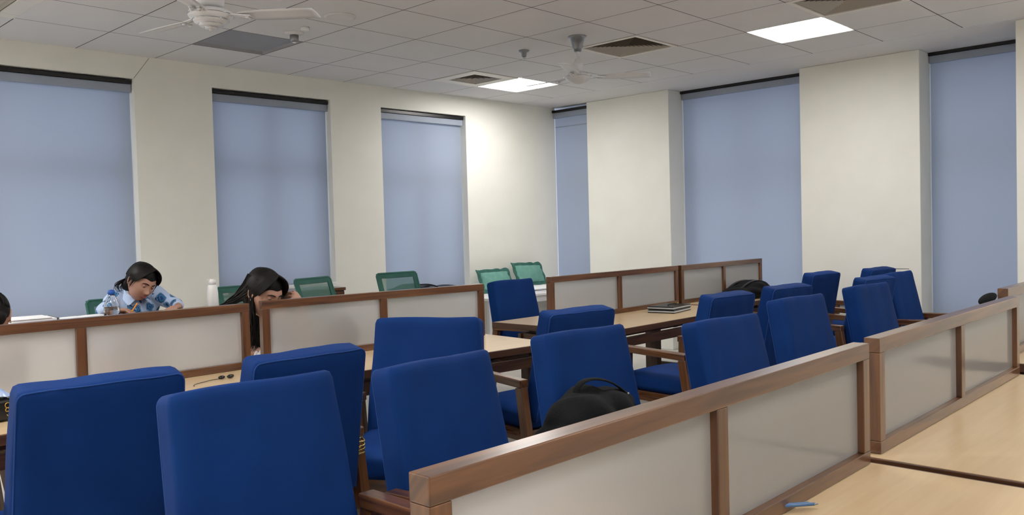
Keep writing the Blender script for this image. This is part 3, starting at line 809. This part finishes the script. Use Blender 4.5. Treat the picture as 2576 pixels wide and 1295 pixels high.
# long-haired woman behind the gap between the screens
r = person('woman with long loose black hair, face half hidden by a screen', (2.75, 4.98), None); L = local(r)
SC = 1.14; HC = L(2.538, 4.44, 1.120); T = headT(HC, 12, 22, 5); S3 = T.to_3x3()
m = MB()
cap(m, [L(2.80, 5.0, .56), L(2.80, 4.97, .74), L(2.78, 4.88, .88)], [.12, .11, .12])
cap(m, [L(2.62, 4.76, .93), L(2.76, 4.80, .95), L(2.92, 4.80, .93)], [.055, .08, .055])
cap(m, [L(2.74, 4.74, .96), L(2.60, 4.52, 1.05)], [.055, .05])
cap(m, [L(2.60, 4.75, .93), L(2.47, 4.62, .80), L(2.50, 4.42, .775)], [.046, .038, .028])
cap(m, [L(2.93, 4.80, .93), L(2.90, 4.56, .80), L(2.76, 4.40, 1.0)], [.046, .038, .026])
hand(m, L(2.50, 4.42, .775), (.5, -.8, -.05), (0, 0, 1), .3, -1)
hand(m, L(2.757, 4.40, 1.0), (-.35, -.05, .9), (.3, -.9, .1), .7, 1)
for s in (-1, 1): cap(m, [L(2.80 + s * .09, 5.0, .55), L(2.80 + s * .10, 4.72, .55), L(2.80 + s * .10, 4.76, .10), L(2.80 + s * .10, 4.64, .04)], [.08, .06, .042, .034])
fz = fuse(m, .0065); m = MB(); merge(m, fz); head_mesh(m, T, SC); body = m.build('body', 'skin', r); face_parts(r, body, T, SC)
m = MB()
cap(m, [L(2.80, 5.0, .60), L(2.80, 4.97, .74), L(2.78, 4.88, .88)], [.135, .128, .14])
cap(m, [L(2.63, 4.77, .92), L(2.76, 4.82, .93), L(2.91, 4.80, .92)], [.072, .085, .072])
v, f = fuse(m, .008, 3); m = MB(); m.add(v, f, None, True); m.build('top', 'black', r)
m = MB(); tt = lambda x, y, z: T @ (Vector((x, y, z)) * SC)
ell(m, tt(0, .024, .030), (.088 * SC, .103 * SC, .101 * SC), S3, 24); ell(m, tt(0, .062, -.01), (.076 * SC, .066 * SC, .085 * SC), S3, 20)
for s in (-1, 1): ell(m, tt(s * .066, .026, .030), (.022 * SC, .05 * SC, .05 * SC), S3, 12)
vv, ff = fuse(m, .0045, 5); m = MB(); m.add(vv, ff, None, True)
strands(m, scalp(T, SC, 0, lambda y, s, rd: .55 if y < -.02 else .98, 9, 210), .005)
rd = random.Random(21)
for k in range(240):   # long locks: some fall straight down beside the ear, some flow back over the shoulder
    y0 = rd.uniform(-.0, .09); x0 = -.078 + rd.uniform(-.006, .012)
    a = tt(x0 * .9, y0, .03 + rd.uniform(-.02, .05)); b1 = tt(x0 * 1.12, y0 + .01, -.05)
    if k < 120:
        e1 = L(2.475 + rd.uniform(-.035, .03), 4.44 + rd.uniform(-.03, .03), .98); e2 = L(2.46 + rd.uniform(-.03, .035), 4.44 + rd.uniform(-.03, .03), .88); e3 = L(2.468 + rd.uniform(-.035, .03), 4.45, .785 + rd.uniform(0, .07))
        P = bez([a, b1, e1, e2, e3], 18)
        P = [p + Vector((.007 * math.sin(q * .9 + k), .005 * math.sin(q * .7 + k * 2), 0)) * (q / 18) for q, p in enumerate(P)]
    else:
        u = rd.random()
        e1 = L(2.44 - .05 * u, 4.58 + .05 * u, 1.08); e2 = L(2.40 - .06 * u, 4.68 + .06 * u, 1.03); e3 = L(2.41 - .07 * u + rd.uniform(-.02, .02), 4.72 + .06 * u, .92 + rd.uniform(-.06, .07))
        P = bez([a, b1, e1, e2, e3], 18)
        P = [p + Vector((.008 * math.sin(q * .8 + k), 0, .007 * math.sin(q * .9 + k * 1.7))) * (q / 18) for q, p in enumerate(P)]
    m.tube(P, [.0042 * (1 - .8 * (q / 18) ** 2) for q in range(19)], 5)
for s in (-1, 1):
    for k in range(14):
        m.tube(bez([tt(-.008, -.055 + k * .006, .124), tt(s * .045, -.092 + k * .007, .114), tt(s * .082, -.080 + k * .008, .064), tt(s * .089, -.050 + k * .008, .012)], 9), [.0068 * (1 - .4 * q / 9) for q in range(10)], 5)
for k in range(10):
    m.tube(bez([tt(.055, -.06, .085), tt(.082, -.066, .05), tt(.088, -.055 + k * .004, .0), tt(.080 + .01 * rd.random(), -.05 + k * .006, -.03 - .03 * rd.random())], 9), [.003 * (1 - .8 * q / 9) for q in range(10)], 5)
m.build('hair', 'hair', body)

# man or boy at the left edge, seen from behind
r = person('person with short black hair seen from behind at the left edge', (1.16, 4.90), None); L = local(r)
HC = L(1.238, 4.85, 1.088); T = headT(HC, 158, 14, 0); S3 = T.to_3x3()
m = MB()
cap(m, [L(1.14, 4.88, .58), L(1.14, 4.88, .72), L(1.15, 4.87, .84)], [.125, .12, .125])
cap(m, [L(.99, 4.86, .885), L(1.15, 4.86, .90), L(1.33, 4.86, .885)], [.055, .07, .055])
cap(m, [L(1.17, 4.86, .93), L(1.22, 4.85, 1.02)], [.055, .052])
cap(m, [L(.98, 4.86, .88), L(.90, 4.96, .72), L(1.0, 5.08, .78)], [.048, .04, .028]); cap(m, [L(1.34, 4.86, .88), L(1.36, 4.93, .72), L(1.24, 5.06, .78)], [.048, .04, .028])
hand(m, L(1.0, 5.08, .78), (.6, .6, .3), (0, 0, 1), .6, 1); hand(m, L(1.24, 5.06, .78), (-.6, .6, .3), (0, 0, 1), .6, -1)
for s in (-1, 1): cap(m, [L(1.14 + s * .09, 4.88, .56), L(1.14 + s * .10, 5.12, .56), L(1.14 + s * .10, 5.10, .10), L(1.14 + s * .10, 5.2, .04)], [.08, .06, .042, .034])
fz = fuse(m, .0065); m = MB(); merge(m, fz); head_mesh(m, T); body = m.build('body', 'skin', r); face_parts(r, body, T)
m = MB()
cap(m, [L(1.14, 4.88, .56), L(1.14, 4.88, .72), L(1.15, 4.87, .84)], [.145, .138, .142])
cap(m, [L(.99, 4.86, .88), L(1.15, 4.86, .89), L(1.33, 4.86, .88)], [.075, .08, .075]); cap(m, [L(.98, 4.86, .88), L(.91, 4.94, .76)], [.068, .058]); cap(m, [L(1.34, 4.86, .88), L(1.355, 4.92, .76)], [.068, .058])
v, f = fuse(m, .008, 3); m = MB(); m.add(v, f, None, True); m.build('shirt', 'dark_shirt', r)
m = MB(); ell(m, T @ Vector((0, .018, .030)), (.080, .096, .097), S3, 24); ell(m, T @ Vector((0, .055, -.012)), (.068, .058, .062), S3, 20)
vv, ff = fuse(m, .004, 5); m = MB(); m.add(vv, ff, None, True); strands(m, scalp(T, 1, 0, lambda y, s, rd: .6 if y < 0 else .8, 2, 90), .003)
m.build('hair', 'hair', body)

def stool(label, x, y, h, w=.17):
    r = thing('stool', label, 'stool', (x, y, 0))
    m = MB(); m.lathe([(0, h - .035), (w, h - .035), (w + .008, h - .02), (w, h), (0, h)], n=28); m.build('seat', 'walnut', r)
    for k in range(4):
        a = PI / 4 + k * PI / 2; m = MB(); m.beam((math.cos(a) * (w + .03), math.sin(a) * (w + .03), 0), (math.cos(a) * (w - .05), math.sin(a) * (w - .05), h - .036), .03, .03); m.build('leg', 'walnut', r)
stool('wooden stool under the long-haired woman, hidden by the desk', 2.80, 5.0, .445)
stool('wooden stool under the person at the left edge, hidden by the desk', 1.14, 4.88, .445)

# ------------------------------------------------------------------ furniture along the window wall
def plain_desk(label, x0, x1, y0, y1, zt, top='maple', leg='steel', name='desk'):
    r = thing(name, label, 'desk', (x0, y0, 0)); w, d = x1 - x0, y1 - y0
    m = MB(); m.box(0, w, 0, d, zt - .028, zt); m.build('desktop', top, r, bevel=.003)
    m = MB(); m.box(.08, w - .08, .05, .07, zt - .1, zt - .029); m.box(.08, w - .08, d - .07, d - .05, zt - .1, zt - .029); m.build('apron', leg, r)
    for xx in (.04, w - .08):
        for yy in (.04, d - .08):
            m = MB(); m.box(xx, xx + .04, yy, yy + .04, 0, zt - .029); m.build('leg', leg, r, bevel=.003)
    return r
plain_desk('high desk under the bent woman, papers and bottles on it', 1.40, 2.95, 5.13, 5.56, .985, 'walnut', 'walnut_dark', 'reading_desk')
plain_desk('white desk by the corner under the green cushions', 6.35, 8.3, 6.42, 7.12, .725, 'white', 'white_metal', 'corner_desk')
plain_desk('desk under the third window, black bag lying on it', 5.02, 6.15, 6.30, 6.85, .74, 'white', 'white_metal', 'side_desk')
r = thing('low_cabinet', 'dark wooden cabinet below the sill of the second window', 'cabinet', (3.75, 6.78, 0))
m = MB(); m.box(0, .98, 0, .40, .05, .92); m.build('carcass', 'walnut_dark', r, bevel=.003)
m = MB(); m.box(-.01, .99, -.015, .41, .921, .95); m.build('top_board', 'walnut', r, bevel=.003)
for k in range(2):
    m = MB(); m.box(.01 + k * .485, .485 + k * .485, -.018, -.001, .07, .91); d_ = m.build('door', 'walnut_dark', r, bevel=.002)
    m = MB(); m.tube([(.44 + k * .09, -.03, .6), (.44 + k * .09, -.03, .72)], .006, 8); m.build('handle', 'steel', d_)
m = MB(); m.box(.03, .95, .03, .38, 0, .049); m.build('plinth', 'walnut_dark', r)

def mesh_chair(label):
    r = thing('mesh_chair', label, 'chair', (0, 0, 0), 0, 'green mesh-backed chairs')
    R = Matrix.Rotation(math.radians(20), 3, 'X'); o = Vector((0, -.22, .52)); hw = .225; hh = .60
    P = [(-hw, 0, .10), (-hw, 0, hh - .02), (-hw + .02, 0, hh), (hw - .02, 0, hh), (hw, 0, hh - .02), (hw, 0, .10), (hw - .02, 0, .08), (-hw + .02, 0, .08)]
    P = [o + R @ Vector(p) for p in P]
    bk = MB(); bk.tube(P, .009, 8, closed=True); bf = bk.build('back_frame', 'green_dark', r)
    m = MB(); n = 10; vs = []; fs = []
    for j in range(n + 1):
        for i in range(n + 1):
            vs.append(o + R @ Vector((-hw + 2 * hw * i / n, .012 * (1 - (2 * i / n - 1) ** 2) * -1, .08 + (hh - .08) * j / n)))
    for j in range(n):
        for i in range(n): q = j * (n + 1) + i; fs.append((q, q + 1, q + n + 2, q + n + 1))
    m.add(vs, fs, None, True); m.build('back_mesh', 'mesh_green', bf)
    m = MB(); w = .045
    for (a0, a1, c0, c1) in ((-hw, hw, hh - w, hh), (-hw, -hw + w, .08, hh - w), (hw - w, hw, .08, hh - w), (-hw + w, hw - w, .08, .08 + w)):
        m.add([o + R @ Vector(p) for p in ((a0, -.004, c0), (a1, -.004, c0), (a1, -.004, c1), (a0, -.004, c1), (a0, .004, c0), (a1, .004, c0), (a1, .004, c1), (a0, .004, c1))], [(0, 1, 2, 3), (7, 6, 5, 4)])
    m.build('back_border', 'green_dark', bf)
    m = MB(); m.soft(.46, .44, .05, .02, (0, 0, .008), 8, c=(0, .02, .52)); m.build('seat', 'green_dark', r)
    for s in (-1, 1):
        m = MB(); m.tube([(s * .225, .22, 0), (s * .215, .20, .49), (s * .215, -.2, .50), (s * .225, -.225, .56), (s * .225, -.22 - math.sin(.35) * .12, .66)], .011, 8); m.build('leg', 'grey_plastic', r)
        m = MB(); m.tube([(s * .225, -.26, 0), (s * .215, -.17, .485)], .011, 8); m.build('leg', 'grey_plastic', r)
    return r
g0 = mesh_chair('green mesh chair behind the woman in the floral shirt'); g0.location = (2.40, 5.78, 0); g0.rotation_euler = (0, 0, PI + .05); g0.scale = (1.0, 1, .96)
for (x, y, dg, lab) in ((3.30, 5.66, 182, 'green mesh chair between the white flask and the long-haired woman'),
                        (4.07, 5.72, 196, 'green mesh chair in front of the dark cabinet'),
                        (4.81, 5.66, 178, 'light green mesh chair left of the flat black bag')):
    q = dup(g0, (x, y, 0), math.radians(dg), lab); q.scale = (1, 1, .99 if x < 4 else 1.01)

def flange_cushion(label, x, y, z, w, h, tilt, yaw, roll=0):
    r = thing('green_cushion', label, 'cushion', (x, y, z), math.radians(yaw), 'green cushions leaning on the wall')
    R = Matrix.Rotation(math.radians(tilt), 3, 'X') @ Matrix.Rotation(math.radians(roll), 3, 'Y')
    def f(p, a, b, c):
        return R @ (p + Vector((.006 * math.sin(9 * c), .004 * math.sin(11 * a + 5 * c), 0)))
    ctr = R @ Vector((0, 0, h / 2))
    m = MB(); m.soft(w - .08, .045, h - .08, .02, (.0, .045, 0), 16, f=f, c=ctr); m.build('pillow', 'green', r)
    m = MB()
    def f2(p, a, b, c):
        return R @ (p + Vector((.008 * math.sin(7 * c + a), .010 * math.sin(13 * a + 7 * c) * max(abs(a), abs(c)) ** 3, .006 * math.sin(11 * a))))
    m.soft(w, .016, h, .006, (0, 0, 0), 22, f=f2, c=ctr); m.build('flange', 'green_dark', r)
flange_cushion('left green cushion leaning on the wall, partly behind a blue backrest', 7.06, 6.955, .727, .52, .30, -24, -3, 0)
flange_cushion('right green cushion standing higher, beside the room corner', 7.66, 6.955, .778, .56, .30, -24, 3, 2)
r = thing('paper_stack', 'stack of white papers on the corner desk', 'papers', (7.15, 6.5, .726))
for k, (dx, dy, w_, d_, t_) in enumerate(((0, 0, 1.0, .55, .018), (.05, .03, .92, .5, .014), (.02, .0, .8, .46, .010))):
    m = MB(); z = (0, .0185, .033)[k]; m.box(dx, dx + w_, dy, dy + d_, z, z + t_); m.build('sheet', 'paper', r)
m = MB(); m.tube(bez([(7.50, 6.405, .70), (7.50, 6.395, .60), (7.46, 6.40, .5), (7.30, 6.42, .30), (7.28, 6.5, .006)], 16), .005, 6)
tag(m.build('cable', 'black_gloss'), 'black cable hanging from the front of the corner desk', 'cable')

def lump(name, label, cat, blobs, mat, vox=.008, sm=4, wr=.006, loc=(0, 0, 0), group=None):
    m = MB()
    for b_ in blobs: ell(m, b_[0], b_[1], (Matrix.Rotation(math.radians(b_[2]), 3, 'Z') if len(b_) > 2 else None), 14)
    v, f = fuse(m, vox, sm)
    v = [(x + wr * math.sin(45 * y + 30 * z), y + wr * math.sin(38 * x + 26 * z), z + wr * .8 * math.sin(33 * x + 41 * y) * (1 if z > .03 else 0)) for (x, y, z) in v]
    v = [(x, y, max(z, .001)) for (x, y, z) in v]
    r = thing(name, label, cat, loc, 0, group)
    m = MB(); m.add(v, f, None, True); m.build('body', mat, r)
    return r
# flat black bag behind the right screen of the left desks
r = lump('shoulder_bag', 'flat black bag lying under the third window, right of a green mesh chair', 'bag', [((.0, 0, .09), (.16, .16, .085)), ((.28, 0, .10), (.26, .16, .09)), ((.60, .0, .09), (.24, .15, .075)), ((.14, 0, .15), (.2, .1, .06))], 'navy', loc=(5.22, 6.55, .741))
m = MB(); m.tube(bez([(-.1, -.1, .12), (.05, -.12, .21), (.3, -.1, .23), (.5, -.05, .14)], 14), .012, 6, flat=.4); m.build('strap', 'black', r)
# black bag with loops on the chair seat
r = lump('black_bag', 'black soft bag with a looped strap slumped on a blue chair', 'bag',
         [((0, 0, .10), (.275, .15, .12)), ((-.05, .02, .20), (.20, .13, .13)), ((.10, .03, .21), (.17, .12, .11)), ((-.19, 0, .11), (.13, .14, .13)), ((-.03, .04, .27), (.13, .08, .075))], 'black', .008, 4, .006, loc=(2.63, 2.07, .475))
m = MB(); m.tube(bez([(-.10, .02, .30), (-.08, .03, .41), (-.02, .02, .36), (.14, .02, .40), (.24, .0, .30), (.27, -.03, .20), (.31, -.05, .06)], 24), .015, 6, flat=.3); m.build('strap', 'black', r)
m = MB(); m.tube(bez([(-.20, -.08, .20), (-.12, -.14, .30), (.05, -.15, .27), (.2, -.14, .12)], 18), .006, 6); m.build('zip', 'black_gloss', r)
m = MB(); m.lathe([(0, -.003), (.006, -.003), (.006, .003), (0, .003)], c=bez([(-.10, .02, .30), (-.08, .03, .41), (-.02, .02, .36), (.14, .02, .40), (.24, .0, .30), (.27, -.03, .20), (.31, -.05, .06)], 24)[16] + Vector((0, -.011, .002)), rot=Matrix.Rotation(1.3, 3, 'X'), n=12); m.build('rivet', 'steel', r)
# backpack on the farthest desk
r = lump('backpack', 'black backpack lying on the farthest desk by the right wall', 'backpack', [((0, 0, .07), (.30, .17, .075)), ((.06, .0, .11), (.22, .15, .06)), ((-.22, 0, .06), (.15, .14, .06)), ((.25, .02, .07), (.14, .13, .06))], 'black', loc=(7.42, 3.93, .741))
for dy in (-.06, .06):
    m = MB(); m.tube(bez([(-.32, dy, .07), (-.15, dy * 1.2, .19), (.15, dy, .20), (.36, dy * .6, .10)], 16), .014, 6, flat=.4); m.build('strap', 'black_gloss', r)
# small black bag standing behind the second near screen
r = thing('small_pouch', 'small black pouch peeking over the screen at the right edge', 'pouch', (4.262, 1.06, .741), math.radians(-20)); r.scale = (1, 1, 1.1)
m = MB(); m.soft(.085, .05, .29, .02, (0, .01, 0), 10, c=(0, 0, .146)); m.build('body', 'black', r)
m = MB(); ell(m, (-.0, 0, .310), (.052, .032, .017), Matrix.Rotation(-.35, 3, 'Y'), 12); m.build('flap', 'black', r)
# dark bags seen as shadows through the frosted panes
r = lump('dark_bag', 'dark bag seen as a blurred shadow through the long middle pane', 'bag', [((0, 0, .09), (.13, .08, .095)), ((.03, 0, .14), (.09, .07, .07))], 'black', loc=(2.98, 4.322, .741))
r = lump('dark_bag', 'dark bag seen as a faint shadow through the pane nearest the aisle', 'bag', [((0, 0, .06), (.14, .08, .065)), ((.04, 0, .08), (.09, .07, .05))], 'navy', loc=(3.82, 4.25, .741))
# laptops with keys
r = thing('laptop', 'lower silver and black laptop of the stack on the middle desk', 'laptop', (5.975, 3.885, .7405), math.radians(9))
def laptop(r):
    m = MB(); m.box(-.17, .17, -.12, .12, .0, .006); m.build('underside', 'black_gloss', r, bevel=.002)
    m = MB(); m.box(-.17, .17, -.12, .12, .0062, .018); m.build('base', 'silver', r, bevel=.003)
    m = MB(); m.box(-.168, .168, -.118, .118, .0185, .026); m.build('lid', 'black_gloss', r, bevel=.003)
laptop(r)
dup(r, (5.985, 3.892, .7672), math.radians(7), 'upper laptop of the stack on the middle desk, keys on top')
r = thing('keys', 'bunch of keys with a black lanyard on the laptops', 'keys', (6.0, 3.86, .7935), .3)
m = MB(); m.tube(bez([(-.09, .02, .004), (-.05, .05, .012), (0, .0, .006), (.04, .03, .01), (.06, -.01, .006)], 20), .0045, 6); m.build('lanyard', 'black_gloss', r)
m = MB(); m.tube([(.075 + .014 * math.cos(a * PI / 8), -.01 + .014 * math.sin(a * PI / 8), .010) for a in range(16)], .0018, 6, closed=True)
for a in (.2, .9, 1.7): m.beam((.075, -.01, .009 + a * .003), (.075 + .05 * math.cos(a), -.01 + .05 * math.sin(a), .009 + a * .003), .009, .0022)
m.build('key', 'brass', r)

# ------------------------------------------------------------------ small things on the desks
r = thing('glass_bottle', 'clear glass bottle half full of water with a blue cap', 'bottle', (1.955, 5.20, .986))
r.scale = (1.15, 1.15, 1)
m = MB(); m.lathe([(.0, .0), (.034, 0), (.038, .006), (.040, .05), (.037, .09), (.026, .125), (.016, .14), (.015, .15), (.013, .15), (.013, .14), (.023, .123), (.034, .09), (.037, .05), (.034, .012), (0, .012)]); m.build('glass', 'glass', r)
m = MB(); m.lathe([(0, .0125), (.0338, .0125), (.0366, .05), (.0352, .075), (0, .075)]); m.build('water', 'water', r)
m = MB(); m.lathe([(.0, .144), (.012, .144), (.017, .151), (.019, .162), (.015, .174), (0, .178)]); m.build('cap', 'blue_cap', r)
r = thing('white_flask', 'tall white flask with a white lid beside the window pier', 'flask', (2.665, 5.34, .986))
m = MB(); m.lathe([(0, 0), (.035, 0), (.038, .006), (.036, .10), (.030, .15), (.024, .158), (0, .158)]); m.build('body', 'white', r)
m = MB(); m.lathe([(0, .1585), (.023, .1585), (.024, .184), (.019, .19), (.018, .196), (0, .196)]); m.build('lid', 'white', r)
m = MB(); m.tube(bez([(-.018, 0, .188), (-.03, 0, .196), (-.034, 0, .186)], 6), .004, 6); m.build('spout', 'white', r)
r = thing('notebook', 'open notebook with a dark cover beside the glass bottle', 'notebook', (1.85, 5.36, .986), .1)
m = MB(); m.box(-.13, .13, -.09, .09, 0, .004); m.build('cover', 'black_gloss', r)
m = MB(); m.soft(.125, .17, .014, .004, (0, 0, .004), 6, c=(-.063, 0, .0115)); m.soft(.125, .17, .014, .004, (0, 0, .004), 6, c=(.063, 0, .0115)); m.build('pages', 'paper', r)
r = thing('binder', 'white binder lying beside the person at the left edge', 'binder', (1.545, 5.36, .986), -.08)
m = MB(); m.box(-.11, .13, -.12, .12, 0, .012); m.box(-.10, .125, -.115, .115, .0125, .034); m.box(-.11, .10, -.12, .12, .0345, .040); m.build('pages', 'paper', r, bevel=.002)
m = MB(); m.box(.131, .136, -.12, .12, 0, .034); m.build('spine', 'grey_plastic', r)
m = MB(); m.box(-.06, .06, -.045, .045, 0, .012); m.box(-.055, .055, -.04, .04, .0121, .014)
tag(m.build('tablet', 'black_gloss', None, (2.60, 5.24, .986), .2, bevel=.003), 'small dark case on the high desk by the sleeve of the floral shirt', 'case')
# crumpled white cloth
m = MB(); n = 26; vs = []; fs = []; rd = random.Random(4)
for j in range(n + 1):
    for i in range(n + 1):
        u, v_ = i / n * 2 - 1, j / n * 2 - 1
        h = .05 * (1 - u * u) * (1 - v_ * v_) + .022 * abs(math.sin(5 * u + 3 * v_)) + .016 * abs(math.sin(7 * v_ - 4 * u)) + .01 * math.sin(13 * u * v_ + 2)
        vs.append((u * .10, v_ * .075, max(.002, h * (1 - max(abs(u), abs(v_)) ** 6) + .002)))
for j in range(n):
    for i in range(n): q = j * (n + 1) + i; fs.append((q, q + 1, q + n + 2, q + n + 1))
m.add(vs, fs, None, True); vs2 = [(x, y, .0005) for (x, y, z) in (vs[0], vs[n], vs[-1], vs[-n - 1])]; m.add(vs2, [(3, 2, 1, 0)])
tag(m.build('white_cloth', 'white_cloth', None, (2.505, 4.33, .746), -.1), 'crumpled white cloth on the desk in the gap between the screens', 'cloth')
m = MB(); m.box(-.12, .12, -.09, .09, 0, .004); tag(m.build('paper_sheet', 'paper', None, (2.53, 4.35, .7408), .05), 'white sheet of paper under the crumpled cloth', 'paper')
# earphones on the left desk
r = thing('earphones', 'black earphones with a thin cable left of the creased blue backrest', 'earphones', (2.03, 3.97, .7405))
m = MB(); ell(m, (0.03, 0, .010), (.022, .014, .010), Matrix.Rotation(.4, 3, 'Z'), 10); ell(m, (-.012, .012, .009), (.018, .012, .009), None, 10); m.build('buds', 'black_gloss', r)
m = MB(); m.tube(bez([(-.02, 0, .004), (-.08, .04, .003), (-.12, -.05, .003), (-.18, .0, .003), (-.2, -.08, .003)], 24), .0018, 5); m.build('wire', 'black_gloss', r)
# black case with a gold emblem and clear plastic on it at the left edge
r = thing('black_case', 'black case with a gold emblem at the left edge of the picture', 'case', (.86, 3.86, .7405), .12)
m = MB(); m.soft(.34, .20, .085, .012, (0, 0, .004), 10, c=(0, 0, .0475)); m.build('body', 'black_gloss', r)
m = MB(); yy = -.1025
def curl(cx, cz, rr, a0, a1): return [(cx + rr * math.cos(a0 + (a1 - a0) * k / 12), yy, cz + rr * math.sin(a0 + (a1 - a0) * k / 12)) for k in range(13)]
for args in ((.130, .066, .010, 0, 5), (.143, .056, .008, 1, 6.5), (.128, .048, .007, 2, 7.5), (.150, .070, .007, -1, 4), (.136, .034, .012, 3.6, 6.0), (.150, .036, .008, 3.2, 6.4)):
    m.tube(curl(*args), .0018, 5)
m.build('emblem', 'gold', r)
m = MB(); n = 18; vs = []; fs = []
for j in range(n + 1):
    for i in range(n + 1):
        u, v_ = i / n * 2 - 1, j / n * 2 - 1
        vs.append((u * .15, v_ * .09, (.094 + .022 * abs(math.sin(4 * u + 2 * v_)) + .015 * abs(math.sin(6 * v_ - 5 * u + 1)) + .014) * (1 - .16 * max(abs(u), abs(v_)) ** 4) - .012 * max(abs(u), abs(v_)) ** 6))
for j in range(n):
    for i in range(n): q = j * (n + 1) + i; fs.append((q, q + 1, q + n + 2, q + n + 1))
m.add(vs, fs, None, True)
tag(m.build('plastic_bag', plain('pale_blue_plastic', rgb(120, 150, 200), rgb(190, 205, 230), .2, 18), None, (.86, 3.86, .7405), .12), 'crumpled pale blue plastic bag on top of the black case', 'bag')
# wooden block and blue pens on the nearest desk
m = MB(); m.box(-.03, .03, -.02, .02, 0, .012)
tag(m.build('wooden_block', 'maple', None, (1.868, .962, .7405), -.2, bevel=.002), 'pale wooden block on the nearest desk at the bottom edge', 'block')
r = thing('pen', 'blue pen lying over the pale wooden block', 'pen', (1.895, .955, .7575), math.radians(-38))
m = MB(); m.tube([(-.03, 0, 0), (.10, 0, 0)], .0042, 10); m.build('barrel', 'pen_blue', r)
m = MB(); m.tube([(.1005, 0, 0), (.112, 0, 0)], [.004, .001], 10); m.build('tip', 'steel', r)
dup(r, (1.90, .944, .7575), math.radians(-40), 'second blue pen beside the first, nearer the bottom edge')
# brass ring clip on the arm of the turned chair
r = thing('brass_clip', 'shiny brass ring clip hanging between the creased chair and the turned chair', 'clip', (2.007, 2.80, .615))
m = MB()
for k in range(4): m.tube([(.018 * math.cos(a * PI / 10), .018 * math.sin(a * PI / 10), -.018 * k + .004 * math.sin(a * PI / 10 + k)) for a in range(20)], .0035, 6, closed=True)
m.build('rings', 'brass', r)
#END2
# ------------------------------------------------------------------ light
w = bpy.data.worlds.new('world'); S.world = w; w.use_nodes = True
bg = w.node_tree.nodes['Background']; bg.inputs[0].default_value = (.58, .67, .86, 1); bg.inputs[1].default_value = 1.3

# ------------------------------------------------------------------ camera
CAM_F = 2098.173
CAM_R = [[0.689434, -0.7238532, -0.0267824], [-0.0413281, -0.002395, -0.9991428], [0.7231685, 0.6899499, -0.0315667]]
cam = bpy.data.cameras.new('camera'); co = bpy.data.objects.new('camera', cam); COL.objects.link(co)
cam.sensor_width = 36; cam.lens = CAM_F / 2576 * 36; cam.clip_start = .05
Rm = CAM_R
co.matrix_world = Matrix(((Rm[0][0], -Rm[1][0], -Rm[2][0], 0), (Rm[0][1], -Rm[1][1], -Rm[2][1], 0), (Rm[0][2], -Rm[1][2], -Rm[2][2], 1.45), (0, 0, 0, 1)))
S.camera = co
S.view_settings.view_transform = 'Standard'; S.view_settings.look = 'None'; S.view_settings.gamma = 1
S.view_settings.use_curve_mapping = False; S.view_settings.exposure = .1
S.cycles.use_denoising = True; S.cycles.max_bounces = 10; S.cycles.transparent_max_bounces = 12
S.cycles.sample_clamp_indirect = 8
